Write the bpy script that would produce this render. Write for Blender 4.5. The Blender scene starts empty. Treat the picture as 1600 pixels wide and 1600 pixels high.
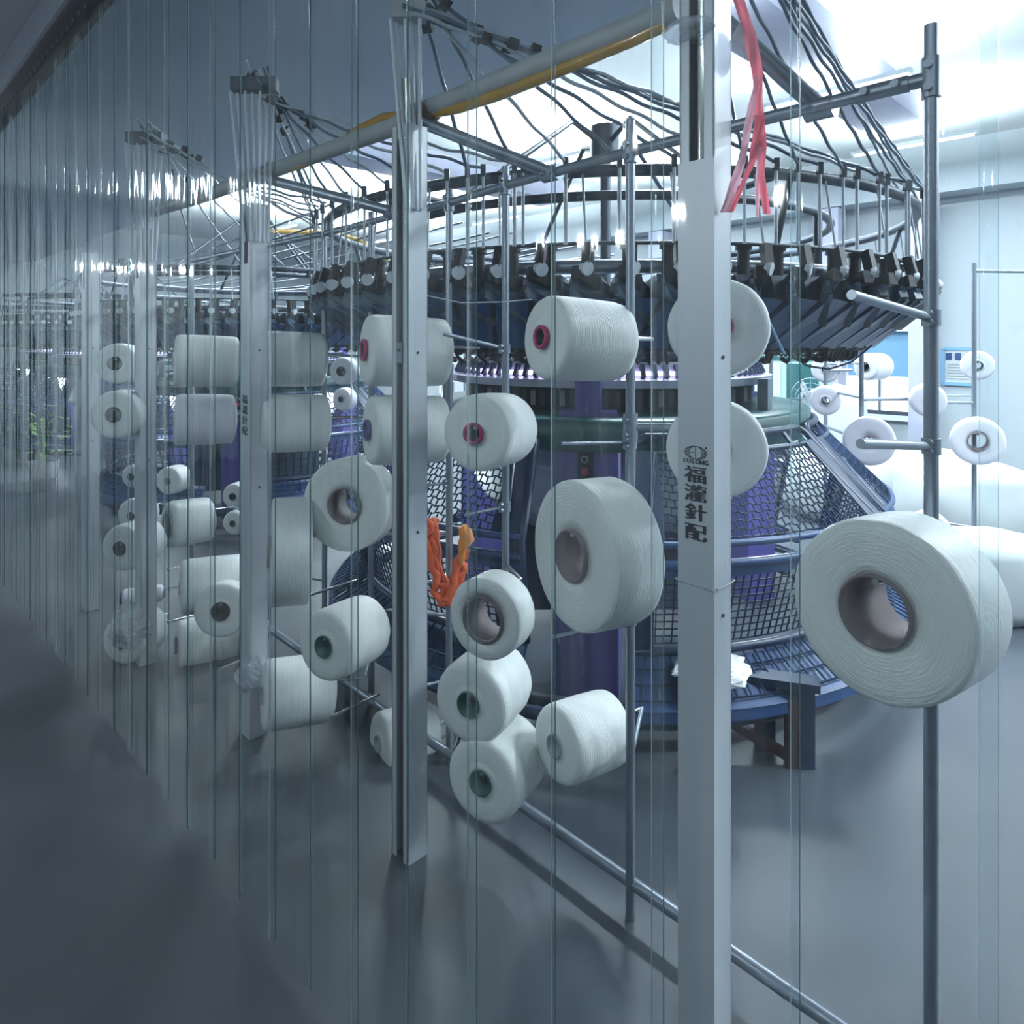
import bpy, math, random
from mathutils import Vector, Matrix, Quaternion, noise as mnoise
random.seed(7)
PI = math.pi
S = bpy.context.scene
COL = S.collection
# ---------------------------------------------------------------- camera
F = 1080.0            # focal length in pixels of the 1600 px frame
HZ = 535.0            # row of the horizon
CH = 1.5              # camera height
cam = bpy.data.cameras.new('camera')
cam.sensor_width = 36; cam.lens = F / 1600 * 36
cam.shift_y = -(800 - HZ) / 1600
cam.clip_start = 0.02
co = bpy.data.objects.new('camera', cam); COL.objects.link(co)
co.location = (0, 0, CH); co.rotation_euler = (PI / 2, 0, 0)
S.camera = co
# ---------------------------------------------------------------- view and world
S.view_settings.view_transform = 'Standard'; S.view_settings.look = 'None'
S.view_settings.gamma = 1; S.view_settings.use_curve_mapping = False
S.view_settings.exposure = 0.3
S.cycles.use_denoising = True
S.cycles.transparent_max_bounces = 24
S.cycles.max_bounces = 7; S.cycles.diffuse_bounces = 3
S.cycles.sample_clamp_indirect = 6
S.cycles.caustics_reflective = False; S.cycles.caustics_refractive = False
W = bpy.data.worlds.new('world'); S.world = W; W.use_nodes = True
bg = W.node_tree.nodes['Background']
bg.inputs[0].default_value = (0.62, 0.78, 0.95, 1); bg.inputs[1].default_value = 0.17
LAMP = (0.86, 0.95, 1.0)

def px(u, v, z):
    return Vector(((u - 800) / F * z, z, CH + (HZ - v) / F * z))
DV = Vector((-0.7071, 0.7071, 0)); NV = Vector((0.7071, 0.7071, 0)); UP = Vector((0, 0, 1))
def nd(n, d, h=0):      # hall coordinates: n across, d along the curtain, h above the floor
    return NV * n + DV * d + UP * h
def dirv(yaw, up=0):
    a = math.radians(yaw); b = math.radians(up)
    return Vector((math.sin(a) * math.cos(b), math.cos(a) * math.cos(b), math.sin(b)))

# ---------------------------------------------------------------- area lights of the hall battens and of the added near-side fill
def area(loc, rot, sx, sy, power, parent=None):
    l = bpy.data.lights.new('batten_light', 'AREA'); l.shape = 'RECTANGLE'; l.size = sx; l.size_y = sy
    l.energy = power; l.color = LAMP
    o = bpy.data.objects.new('batten_light', l); COL.objects.link(o)
    o.location = loc; o.rotation_euler = rot
    if parent: o.parent = parent
    return o
BATTENS = [(n, d) for n in (3.9, 6.0, 8.2) for d in (-4.2, -1.0, 2.2, 5.4, 8.6, 12.0)]  # first column added out of view to brighten right-hand sides
BAT_DOWN, BAT_UP = 95, 120
NEAR_FILL_LAMPS = [(-0.9, -2.3), (-0.9, -0.9), (-0.9, 0.45), (-1.0, 7.4)]  # added fill lamps, out of view: light spool fronts and the near wall
NEAR_FILL_POWER = 8

# ---------------------------------------------------------------- materials
def nodes(name):
    m = bpy.data.materials.new(name); m.use_nodes = True
    nt = m.node_tree; nt.nodes.clear()
    out = nt.nodes.new('ShaderNodeOutputMaterial')
    def N(t, **k):
        n = nt.nodes.new('ShaderNode' + t)
        for a, b in k.items(): setattr(n, a, b)
        return n
    return m, nt, out, N, nt.links.new
def plain(name, col, rough=0.5, metal=0.0, var=0.12, scale=8, bump=0.0, spec=0.5, stretch=None, coat=0):
    m, nt, out, N, L = nodes(name)
    p = N('BsdfPrincipled'); p.inputs['Roughness'].default_value = rough; p.inputs['Metallic'].default_value = metal
    p.inputs['Specular IOR Level'].default_value = spec
    p.inputs['Coat Weight'].default_value = coat
    tc = N('TexCoord'); no = N('TexNoise'); no.inputs['Scale'].default_value = scale; no.inputs['Detail'].default_value = 5
    src = tc.outputs['Object']
    if stretch:
        mp = N('Mapping'); mp.inputs['Scale'].default_value = stretch; L(src, mp.inputs[0]); src = mp.outputs[0]
    L(src, no.inputs['Vector'])
    mx = N('MixRGB'); mx.inputs[1].default_value = (*[c * (1 - var) for c in col], 1); mx.inputs[2].default_value = (*[min(1, c * (1 + var)) for c in col], 1)
    L(no.outputs['Fac'], mx.inputs[0]); L(mx.outputs[0], p.inputs['Base Color'])
    if bump:
        b = N('Bump'); b.inputs['Strength'].default_value = bump; b.inputs['Distance'].default_value = 0.01
        L(no.outputs['Fac'], b.inputs['Height']); L(b.outputs[0], p.inputs['Normal'])
    L(p.outputs[0], out.inputs[0])
    return m
def emit(name, col, k):
    m, nt, out, N, L = nodes(name); e = N('Emission'); e.inputs[0].default_value = (*col, 1); e.inputs[1].default_value = k
    L(e.outputs[0], out.inputs[0]); return m
def yarn_mat(name, col, bump=0.5, scale=260, wob=1.0, rough=0.42):
    m, nt, out, N, L = nodes(name)
    p = N('BsdfPrincipled'); p.inputs['Roughness'].default_value = rough
    p.inputs['Anisotropic'].default_value = 0.7; p.inputs['Specular IOR Level'].default_value = 0.55
    tg = N('Tangent'); tg.direction_type = 'RADIAL'; tg.axis = 'Z'; L(tg.outputs[0], p.inputs['Tangent'])
    tc = N('TexCoord'); sp = N('SeparateXYZ'); L(tc.outputs['Object'], sp.inputs[0])
    def M(op, a, b=None):
        n = N('Math', operation=op)
        for i, x in enumerate((a, b)):
            if x is None: continue
            if isinstance(x, (int, float)): n.inputs[i].default_value = x
            else: L(x, n.inputs[i])
        return n.outputs[0]
    r = M('SQRT', M('ADD', M('MULTIPLY', sp.outputs[0], sp.outputs[0]), M('MULTIPLY', sp.outputs[1], sp.outputs[1])))
    an = M('ARCTAN2', sp.outputs[1], sp.outputs[0])
    cb = N('CombineXYZ'); L(M('MULTIPLY', r, scale), cb.inputs[0]); L(M('MULTIPLY', sp.outputs[2], scale), cb.inputs[1]); L(M('MULTIPLY', M('ABSOLUTE', an), 2.5 * wob), cb.inputs[2])
    no = N('TexNoise'); no.inputs['Scale'].default_value = 1; no.inputs['Detail'].default_value = 3; L(cb.outputs[0], no.inputs['Vector'])
    n2 = N('TexNoise'); n2.inputs['Scale'].default_value = 14; n2.inputs['Detail'].default_value = 3; L(tc.outputs['Object'], n2.inputs['Vector'])
    mx = N('MixRGB'); mx.inputs[1].default_value = (*[c * 0.86 for c in col], 1); mx.inputs[2].default_value = (*[min(1, c * 1.08) for c in col], 1)
    L(M('ADD', M('MULTIPLY', no.outputs['Fac'], 0.6), M('MULTIPLY', n2.outputs['Fac'], 0.4)), mx.inputs[0]); L(mx.outputs[0], p.inputs['Base Color'])
    b = N('Bump'); b.inputs['Strength'].default_value = bump; b.inputs['Distance'].default_value = 0.003
    L(no.outputs['Fac'], b.inputs['Height']); L(b.outputs[0], p.inputs['Normal'])
    L(p.outputs[0], out.inputs[0]); return m
def strip_mat(name):
    m, nt, out, N, L = nodes(name)
    tc = N('TexCoord'); oi = N('ObjectInfo')
    def M(op, a, b=None):
        n = N('Math', operation=op)
        for i, x in enumerate((a, b)):
            if x is None: continue
            if isinstance(x, (int, float)): n.inputs[i].default_value = x
            else: L(x, n.inputs[i])
        return n.outputs[0]
    ad = N('VectorMath', operation='ADD'); L(tc.outputs['Object'], ad.inputs[0])
    cb = N('CombineXYZ'); L(M('MULTIPLY', oi.outputs['Random'], 37.0), cb.inputs[0]); L(M('MULTIPLY', oi.outputs['Random'], 11.0), cb.inputs[2]); L(cb.outputs[0], ad.inputs[1])
    def noise(scale, sc, detail=4):
        mp = N('Mapping'); mp.inputs['Scale'].default_value = sc; L(ad.outputs[0], mp.inputs[0])
        n = N('TexNoise'); n.inputs['Scale'].default_value = scale; n.inputs['Detail'].default_value = detail; L(mp.outputs[0], n.inputs['Vector']); return n.outputs['Fac']
    streak = noise(40, (1, 1, 0.04)); cloud = noise(3.5, (1, 1, 0.6), 6); wav = noise(9, (1, 1, 0.12), 2); scr = noise(90, (1, 1, 0.35), 6)
    rp = N('ValToRGB'); rp.color_ramp.elements[0].position = 0.45; rp.color_ramp.elements[1].position = 0.85
    rp.color_ramp.elements[0].color = (0, 0, 0, 1); rp.color_ramp.elements[1].color = (1, 1, 1, 1); L(M('ADD', M('MULTIPLY', streak, 0.5), M('MULTIPLY', cloud, 0.5)), rp.inputs[0])
    rs = N('ValToRGB'); rs.color_ramp.elements[0].position = 0.62; rs.color_ramp.elements[1].position = 0.72; L(scr, rs.inputs[0])
    milk = M('ADD', 0.012, M('ADD', M('MULTIPLY', rp.outputs[0], 0.09), M('MULTIPLY', M('MULTIPLY', rs.outputs[0], cloud), 0.10)))
    tr = N('BsdfTransparent'); tr.inputs[0].default_value = (0.90, 0.955, 0.965, 1)
    di = N('BsdfDiffuse'); di.inputs[0].default_value = (0.82, 0.93, 0.97, 1)
    tl = N('BsdfTranslucent'); tl.inputs[0].default_value = (0.82, 0.93, 0.97, 1)
    mk = N('MixShader'); mk.inputs[0].default_value = 0.55; L(di.outputs[0], mk.inputs[1]); L(tl.outputs[0], mk.inputs[2])
    A = N('MixShader'); L(milk, A.inputs[0]); L(tr.outputs[0], A.inputs[1]); L(mk.outputs[0], A.inputs[2])
    bp = N('Bump'); bp.inputs['Strength'].default_value = 0.5; bp.inputs['Distance'].default_value = 0.02; L(wav, bp.inputs['Height'])
    gl = N('BsdfGlossy'); gl.inputs['Roughness'].default_value = 0.05; gl.inputs[0].default_value = (0.95, 1, 1, 1); L(bp.outputs[0], gl.inputs['Normal'])
    fr = N('Fresnel'); fr.inputs[0].default_value = 1.45; L(bp.outputs[0], fr.inputs['Normal'])
    B = N('MixShader'); L(M('MINIMUM', fr.outputs[0], 0.6), B.inputs[0]); L(A.outputs[0], B.inputs[1]); L(gl.outputs[0], B.inputs[2])
    geo = N('NewGeometry'); C = N('MixShader'); L(geo.outputs['Backfacing'], C.inputs[0]); L(B.outputs[0], C.inputs[1])
    t2 = N('BsdfTransparent'); L(t2.outputs[0], C.inputs[2])
    L(C.outputs[0], out.inputs[0]); return m
def clear_mat(name, col, fac, rough=0.2):
    m, nt, out, N, L = nodes(name)
    t = N('BsdfTransparent'); t.inputs[0].default_value = (*col, 1)
    p = N('BsdfPrincipled'); p.inputs['Base Color'].default_value = (*col, 1); p.inputs['Roughness'].default_value = rough
    no = N('TexNoise'); no.inputs['Scale'].default_value = 30; b = N('Bump'); b.inputs['Strength'].default_value = 0.6
    L(no.outputs['Fac'], b.inputs['Height']); L(b.outputs[0], p.inputs['Normal'])
    mx = N('MixShader'); mx.inputs[0].default_value = fac; L(t.outputs[0], mx.inputs[1]); L(p.outputs[0], mx.inputs[2]); L(mx.outputs[0], out.inputs[0]); return m

M = {}
M['strip'] = strip_mat('clear_pvc')
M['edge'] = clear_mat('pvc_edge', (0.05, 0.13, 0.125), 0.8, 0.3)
M['edge_lit'] = clear_mat('pvc_edge_lit', (0.6, 0.78, 0.78), 0.6, 0.2)  # lit copy of the edge plastic, brightness put into the colour
M['yarn'] = yarn_mat('white_filament', (0.72, 0.76, 0.76), 0.8, 300, 1.6, 0.3)
M['yarn_fine'] = yarn_mat('white_fine_yarn', (0.76, 0.80, 0.80), 0.6, 420, 0.6, 0.42)
M['yarn_lilac'] = yarn_mat('lilac_white_yarn', (0.74, 0.74, 0.82), 0.35, 300, 0.6, 0.5)
M['alu'] = plain('anodised_channel', (0.56, 0.60, 0.65), 0.42, 0.25, 0.10, 5, 0.03, stretch=(1, 1, 0.15))
M['steel'] = plain('galvanised_tube', (0.27, 0.31, 0.37), 0.34, 0.7, 0.2, 12)
M['chrome'] = plain('polished_steel_tube', (0.62, 0.63, 0.60), 0.16, 1.0, 0.1, 6)
M['iron'] = plain('dark_iron', (0.035, 0.05, 0.075), 0.45, 0.2)
M['black'] = plain('black_plastic', (0.006, 0.008, 0.014), 0.55, spec=0.3)
M['navy'] = plain('navy_enamel', (0.007, 0.022, 0.066), 0.4, 0.0, 0.25, 6)
M['mesh'] = plain('navy_mesh', (0.008, 0.022, 0.06), 0.65, 0, 0.2, 6, spec=0.15)
M['blue'] = plain('blue_enamel', (0.013, 0.050, 0.155), 0.4, 0.0, 0.2, 6)
M['slate'] = plain('slate_blue_plastic', (0.012, 0.032, 0.075), 0.5)
M['pale'] = plain('white_ceramic', (0.6, 0.66, 0.72), 0.3)
M['steelblue'] = plain('grey_blue_plate', (0.05, 0.10, 0.17), 0.4)
M['violet'] = plain('violet_enamel', (0.085, 0.075, 0.30), 0.38, 0.0, 0.15, 3, stretch=(4, 4, 0.3))
M['teal'] = plain('teal_enamel', (0.015, 0.085, 0.09), 0.35)
M['oxide'] = plain('dark_red_oxide', (0.06, 0.015, 0.02), 0.5)
M['card'] = plain('cardboard_core', (0.16, 0.13, 0.14), 0.7, 0, 0.2, 20)
M['red'] = plain('crimson_plastic_core', (0.42, 0.03, 0.13), 0.35)
M['green'] = plain('dark_green_core', (0.02, 0.10, 0.085), 0.4)
M['greyc'] = plain('grey_plastic_core', (0.3, 0.33, 0.36), 0.4)
M['purple'] = plain('purple_core', (0.09, 0.07, 0.25), 0.4)
M['white'] = plain('white_paint', (0.78, 0.84, 0.86), 0.6, 0, 0.05, 2)
M['cyl'] = plain('pale_machined_ring', (0.62, 0.62, 0.78), 0.3, 0.3)
M['floor'] = plain('concrete_floor', (0.046, 0.057, 0.074), 0.45, 0, 0.4, 1.7, 0.05)
M['ceil'] = plain('white_ceiling', (0.82, 0.86, 0.86), 0.8, 0, 0.04, 0.6)
M['soffit'] = plain('grey_ceiling', (0.50, 0.56, 0.61), 0.7, 0, 0.14, 0.9)
M['wall'] = plain('pale_wall', (0.42, 0.47, 0.51), 0.7, 0, 0.06, 0.7)
M['pillar'] = plain('mauve_pillar', (0.40, 0.41, 0.52), 0.7)
M['skyblue'] = plain('blue_film', (0.20, 0.40, 0.60), 0.5, 0, 0.1, 1)
M['day'] = emit('daylight_pane', (0.93, 0.98, 1.0), 2.2)
M['daydim'] = emit('hazy_pane', (0.70, 0.86, 1.0), 0.9)
M['lamp'] = emit('lamp_tube', LAMP, 6)
M['bulb'] = emit('bulb_glow', (0.95, 0.98, 1.0), 900)
M['led'] = emit('violet_led', (0.72, 0.62, 1.0), 3.5)
M['led_red'] = emit('red_led', (1.0, 0.25, 0.2), 3.0)
M['pipe'] = plain('grey_conduit', (0.33, 0.35, 0.37), 0.5)
M['hose'] = plain('yellow_hose', (0.42, 0.23, 0.012), 0.15, 0, 0.3, 9, coat=0.5)
M['tape'] = plain('brown_tape', (0.13, 0.07, 0.03), 0.5)
M['tube'] = plain('grey_yarn_tube', (0.42, 0.47, 0.53), 0.3, 0.25, 0.25, 30)
M['tube_dk'] = plain('dark_yarn_tube', (0.10, 0.14, 0.20), 0.35, 0.2, 0.25, 30)
M['pink'] = plain('pink_raffia', (0.92, 0.20, 0.28), 0.3, 0, 0.2, 20, 0.3, stretch=(8, 8, 0.6))
M['pinkl'] = plain('pale_pink_raffia', (0.92, 0.50, 0.60), 0.3, 0, 0.2, 20, 0.3, stretch=(8, 8, 0.6))
def raffia(name, col):
    m, nt, out, N, L = nodes(name)
    d = N('BsdfPrincipled'); d.inputs['Base Color'].default_value = (*col, 1); d.inputs['Roughness'].default_value = .3
    t = N('BsdfTranslucent'); t.inputs[0].default_value = (*col, 1); no = N('TexNoise'); no.inputs['Scale'].default_value = 60
    b = N('Bump'); b.inputs['Strength'].default_value = .5; L(no.outputs['Fac'], b.inputs['Height']); L(b.outputs[0], d.inputs['Normal'])
    x = N('MixShader'); x.inputs[0].default_value = .45; L(d.outputs[0], x.inputs[1]); L(t.outputs[0], x.inputs[2]); L(x.outputs[0], out.inputs[0]); return m
M['pink'] = raffia('pink_raffia', (0.95, 0.20, 0.27)); M['pinkl'] = raffia('pale_pink_raffia', (0.95, 0.52, 0.62))
M['orange'] = plain('orange_cord', (0.70, 0.11, 0.03), 0.6, 0, 0.3, 40, 0.4)
M['orange_l'] = plain('light_orange_cord', (0.80, 0.27, 0.05), 0.6, 0, 0.3, 40, 0.4)
M['wrap'] = clear_mat('crumpled_film', (0.85, 0.87, 0.92), 0.35, 0.12)
M['sheet'] = plain('white_plastic_sheet', (0.85, 0.88, 0.88), 0.25, 0, 0.05, 20)
M['ink'] = plain('black_ink', (0.006, 0.008, 0.02), 0.6)
M['cloth'] = plain('white_fabric', (0.50, 0.54, 0.56), 0.8, 0, 0.08, 5, 0.2)
M['leaf'] = plain('green_leaf', (0.16, 0.32, 0.06), 0.5, 0, 0.3, 20)
M['pot'] = plain('grey_pot', (0.2, 0.2, 0.22), 0.6)
M['rail'] = plain('dark_rail', (0.018, 0.022, 0.028), 0.35, 0.4)
M['railtop'] = plain('rail_silver', (0.40, 0.46, 0.55), 0.4, 0.4)
M['glow_green'] = plain('pale_green_enamel', (0.42, 0.62, 0.60), 0.5)

# ---------------------------------------------------------------- mesh builder
class MB:
    def __init__(s): s.v = []; s.f = []; s.m = []; s.mats = []; s.sm = []
    def mi(s, m):
        if m not in s.mats: s.mats.append(m)
        return s.mats.index(m)
    def add(s, vs, fs, m, smooth=False):
        b = len(s.v); i = s.mi(m); s.v += [tuple(x) for x in vs]
        for f in fs: s.f.append([b + k for k in f]); s.m.append(i); s.sm.append(smooth)
        return s
    def box(s, c, sx, sy, sz, m, rot=None):
        c = Vector(c); R = rot if rot else Matrix.Identity(3)
        vs = [c + R @ Vector((x * sx / 2, y * sy / 2, z * sz / 2)) for x in (-1, 1) for y in (-1, 1) for z in (-1, 1)]
        return s.add(vs, [(0, 1, 3, 2), (4, 6, 7, 5), (0, 4, 5, 1), (2, 3, 7, 6), (0, 2, 6, 4), (1, 5, 7, 3)], m)
    def hexa(s, p, m):      # 8 points: bottom loop then top loop
        return s.add(p, [(3, 2, 1, 0), (4, 5, 6, 7), (0, 1, 5, 4), (1, 2, 6, 5), (2, 3, 7, 6), (3, 0, 4, 7)], m)
    def bar(s, a, b, w, t, m, side=None):
        a, b = Vector(a), Vector(b); x = (b - a).normalized()
        sd = Vector(side) if side is not None else (UP.cross(x) if abs(x.z) < 0.95 else Vector((1, 0, 0)))
        sd = (sd - x * sd.dot(x)).normalized() * w / 2; q = x.cross(sd).normalized() * t / 2
        return s.hexa([a - sd - q, a + sd - q, b + sd - q, b - sd - q, a - sd + q, a + sd + q, b + sd + q, b - sd + q], m)
    def tube(s, path, r, m, n=10, caps=True):
        P = [Vector(p) for p in path]; rings = []
        up = None
        for i, p in enumerate(P):
            t = (P[min(i + 1, len(P) - 1)] - P[max(i - 1, 0)]).normalized()
            if up is None: up = Vector((0, 0, 1)) if abs(t.z) < 0.9 else Vector((1, 0, 0))
            a = (up - t * up.dot(t)).normalized(); b = t.cross(a); up = a
            rr = r[i] if isinstance(r, (list, tuple)) else r
            rings.append([p + (a * math.cos(2 * PI * k / n) + b * math.sin(2 * PI * k / n)) * rr for k in range(n)])
        vs = [x for q in rings for x in q]; fs = []
        for i in range(len(P) - 1):
            for k in range(n):
                fs.append((i * n + k, i * n + (k + 1) % n, (i + 1) * n + (k + 1) % n, (i + 1) * n + k))
        s.add(vs, fs, m, True)
        if caps:
            s.add(rings[0], [tuple(reversed(range(n)))], m); s.add(rings[-1], [tuple(range(n))], m)
        return s
    def lathe(s, prof, m, n=40, closed=False, a0=0, a1=2 * PI, smooth=True, mat=None, wob=0, seed=0):
        full = abs(a1 - a0 - 2 * PI) < 1e-6; k = n if full else n + 1; vs = []
        for j, (r, z) in enumerate(prof):
            for i in range(k):
                a = a0 + (a1 - a0) * i / n
                rr = r + (wob * mnoise.noise(Vector((math.cos(a) * 3 + seed, math.sin(a) * 3, j * 0.35))) if wob else 0)
                p = Vector((rr * math.cos(a), rr * math.sin(a), z)); vs.append(mat @ p if mat else p)
        fs = []; J = len(prof)
        for j in range(J if closed else J - 1):
            j2 = (j + 1) % J
            for i in range(n):
                i2 = (i + 1) % k if full else i + 1
                fs.append((j * k + i, j * k + i2, j2 * k + i2, j2 * k + i))
        return s.add(vs, fs, m, smooth)
    def mesh(s, name):
        me = bpy.data.meshes.new(name); me.from_pydata(s.v, [], s.f)
        for m in s.mats: me.materials.append(m)
        me.polygons.foreach_set('material_index', s.m); me.polygons.foreach_set('use_smooth', s.sm); me.update()
        return me
    def build(s, name, parent=None, loc=None):
        return link(name, s.mesh(name), parent, loc)
def link(name, me, parent=None, loc=None):
    o = bpy.data.objects.new(name, me); COL.objects.link(o)
    if parent: o.parent = parent
    if loc is not None: o.location = loc
    return o
def tag(o, label, cat, group=None):
    o['label'] = label; o['category'] = cat
    if group: o['group'] = group
    return o
def thing(name, label, cat, loc=(0, 0, 0), group=None, rot=None):
    o = bpy.data.objects.new(name, None); COL.objects.link(o); o.location = loc; o.empty_display_size = 0.05
    if rot is not None: o.rotation_mode = 'QUATERNION'; o.rotation_quaternion = rot
    return tag(o, label, cat, group)
def struct(o): o['kind'] = 'structure'; return o
def rotz(a): return Matrix.Rotation(a, 3, 'Z')
R45 = rotz(PI / 4)      # local x -> n direction, local y -> d direction

# ---------------------------------------------------------------- room shell
FARN, CEIL, ENDD = 9.9, 4.0, 17.0
def slab(name, n0, n1, d0, d1, h0, h1, m):
    b = MB(); b.box(nd((n0 + n1) / 2, (d0 + d1) / 2, (h0 + h1) / 2), n1 - n0, d1 - d0, h1 - h0, m, R45); return struct(b.build(name))
slab('floor', -3.0, FARN, -7, ENDD, -0.1, 0, M['floor'])
slab('ceiling', 3.1, FARN, -7, ENDD, CEIL, CEIL + 0.1, M['ceil'])
slab('ceiling', -3.0, 3.1, -7, ENDD, 3.16, CEIL + 0.1, M['soffit'])
slab('wall_near', -3.0, 0.55, 9.0, 9.15, 0, 3.16, M['wall'])
slab('wall_end', 0.6, FARN, ENDD, ENDD + 0.15, 0, CEIL, M['wall'])
slab('wall_right', 0.6, FARN, -7.15, -7, 0, CEIL, M['wall'])
# far wall with window openings: (d0, d1, h0, h1)
def far_d(u, n=FARN):    # d coordinate on the far wall seen in column u
    r = (u - 800) / F; z = n / 0.7071 / (1 + r); return (1 - r) * z * 0.7071
def far_h(u, v):
    r = (u - 800) / F; z = FARN / 0.7071 / (1 + r); return CH + (HZ - v) / F * z
WIN = [(far_d(1438), far_d(1316), far_h(1376, 655), far_h(1376, 510)), (far_d(765), far_d(690), far_h(728, 625), far_h(728, 540)), (far_d(560), far_d(505), far_h(530, 600), far_h(530, 550))]
ds = [-7]
wall = MB()
prev = -7
for d0, d1, h0, h1 in sorted(WIN):
    for a, b_, c, e in ((prev, d0, 0, CEIL), (d0, d1, 0, h0), (d0, d1, h1, CEIL)):
        wall.box(nd(FARN + 0.1, (a + b_) / 2, (c + e) / 2), 0.2, b_ - a, e - c, M['wall'], R45)
    prev = d1
wall.box(nd(FARN + 0.1, (prev + ENDD) / 2, CEIL / 2), 0.2, ENDD - prev, CEIL, M['wall'], R45)
struct(wall.build('wall_far'))
for i, (d0, d1, h0, h1) in enumerate(WIN):
    b = MB(); t = 0.07
    for c in (d0 + t / 2, d1 - t / 2): b.box(nd(FARN - 0.02, c, (h0 + h1) / 2), 0.1, t, h1 - h0, M['white'], R45)
    for c in (h0 + t / 2, h1 - t / 2): b.box(nd(FARN - 0.02, (d0 + d1) / 2, c), 0.1, d1 - d0, t, M['white'], R45)
    w = struct(b.build('window_%d' % (i + 1)))
    nb = (2, 4, 3)[i]
    hm = far_h(1376, 588) if i == 0 else h1
    for k in range(nb):
        a = d0 + (d1 - d0) * k / nb; c = d0 + (d1 - d0) * (k + 1) / nb
        MB().box(nd(FARN + 0.05, (a + c) / 2, (h0 + hm) / 2), 0.01, c - a - 0.02, hm - h0, M['day'] if i == 0 else M['daydim'], R45).build('window_pane', w)
        if k: MB().box(nd(FARN, a, (h0 + hm) / 2), 0.04, 0.03, hm - h0, M['steel'], R45).build('glazing_bar', w)
    if i == 0:
        MB().box(nd(FARN + 0.04, (d0 + d1) / 2, (hm + h1) / 2), 0.015, d1 - d0, h1 - hm, M['skyblue'], R45).build('blue_film', w)
        MB().box(nd(FARN - 0.03, (d0 + d1) / 2, h0 + 0.09), 0.05, d1 - d0, 0.06, M['iron'], R45).build('sill_rail', w)
    else:
        for k in (1, 2): MB().box(nd(FARN, (d0 + d1) / 2, h0 + (h1 - h0) * k / 3), 0.04, d1 - d0, 0.03, M['white'], R45).build('glazing_bar', w)
# ceiling beams running across the hall, pillars along the far wall, cornice
for k, d in enumerate((-3.4, 2.27, 7.4)):
    b = MB(); b.box(nd(5.75, d, CEIL - 0.14), 5.1, 0.55, 0.28, M['pillar'], R45); struct(b.build('trim_%d' % (k + 1)))
b = MB(); b.box(nd(FARN - 0.2, 5, CEIL - 0.55), 0.4, 24, 0.3, M['wall'], R45); struct(b.build('trim_4'))
for k, d in enumerate((far_d(1444, FARN - 0.6), far_d(1300, FARN - 0.3), 6.2, 10.2)):
    b = MB(); b.box(nd(FARN - (0.6 if k == 0 else 0.3), d, CEIL / 2 - 0.36), 0.3, 0.26, CEIL - 0.72, M['pillar'], R45); struct(b.build('pillar'))

# ceiling battens
for k, (n, d) in enumerate(BATTENS):
    t = thing('ceiling_light', 'white hall batten, %s row from the curtain, %s lamp from the right' % (('first', 'second', 'third')[k // 6], ('first', 'second', 'third', 'fourth', 'fifth', 'sixth')[k % 6]), 'lamp', nd(n, d, 3.62), 'hall ceiling battens')
    t.rotation_euler = (0, 0, PI / 4)
    MB().box((0, 0, 0), 0.06, 1.2, 0.035, M['white']).build('housing', t)
    for x in (-0.3, 0.3): MB().bar((0, x, 0), (0, x, CEIL - 3.62), 0.008, 0.008, M['white']).build('hanger', t)
    MB().tube([(0, -0.57, -0.03), (0, 0.57, -0.03)], 0.013, M['lamp'], 8).build('lamp_tube', t)
    area((0, 0, -0.05), (0, 0, 0), 0.12, 1.2, BAT_DOWN * (.55 if n > 8 else 1.15), t)
    area((0, 0, 0.03), (PI, 0, 0), 0.12, 1.2, BAT_UP * (2 if d > 8 else 1), t)
for k, (n, d) in enumerate(NEAR_FILL_LAMPS):  # near-side fill lamps, added for their light only
    t = thing('ceiling_light', 'unseen added fill batten under the low grey ceiling, %s from the wide curtain end' % ('first', 'second', 'third', 'fourth')[k], 'lamp', nd(n, d, 3.13))
    t.rotation_euler = (0, 0, PI / 4)
    MB().box((0, 0, 0), 0.06, 1.2, 0.05, M['white']).build('housing', t)
    MB().tube([(0, -0.57, -0.04), (0, 0.57, -0.04)], 0.013, M['lamp'], 8).build('lamp_tube', t)
    area((0, 0, -0.06), (0, 0, 0), 0.12, 1.2, NEAR_FILL_POWER if k < 3 else 60, t)
# bare bulbs on the near side: seen only mirrored in the strips
CN = 0.793
for k, (u, v, t_, r) in enumerate(((985, 205, 3.0, 0.024), (890, 378, 3.4, 0.018), (1215, 312, 2.8, 0.020), (200, 420, 7.0, 0.03))):
    P = px(u, v, t_); Q = P - NV * 2 * ((P.x + P.y) * 0.7071 - CN)
    t = thing('bulb_lamp', 'bare round bulb hanging on its cord before the curtain, %s from the rail' % ('first', 'second', 'third', 'fourth')[k], 'lamp', Q)
    MB().lathe([(0.001, -r), (r * .7, -r * .7), (r, 0), (r * .7, r * .7), (0.001, r)], M['bulb'], 16).build('bulb', t)
    b = MB(); b.tube([(0, 0, r * .9), (0, 0, r + .05)], 0.014, M['black'], 10); b.build('socket', t)
    MB().tube([(0, 0, r + .05), (0, 0, 3.16 - Q.z)], 0.003, M['black'], 6).build('cord', t)

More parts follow.
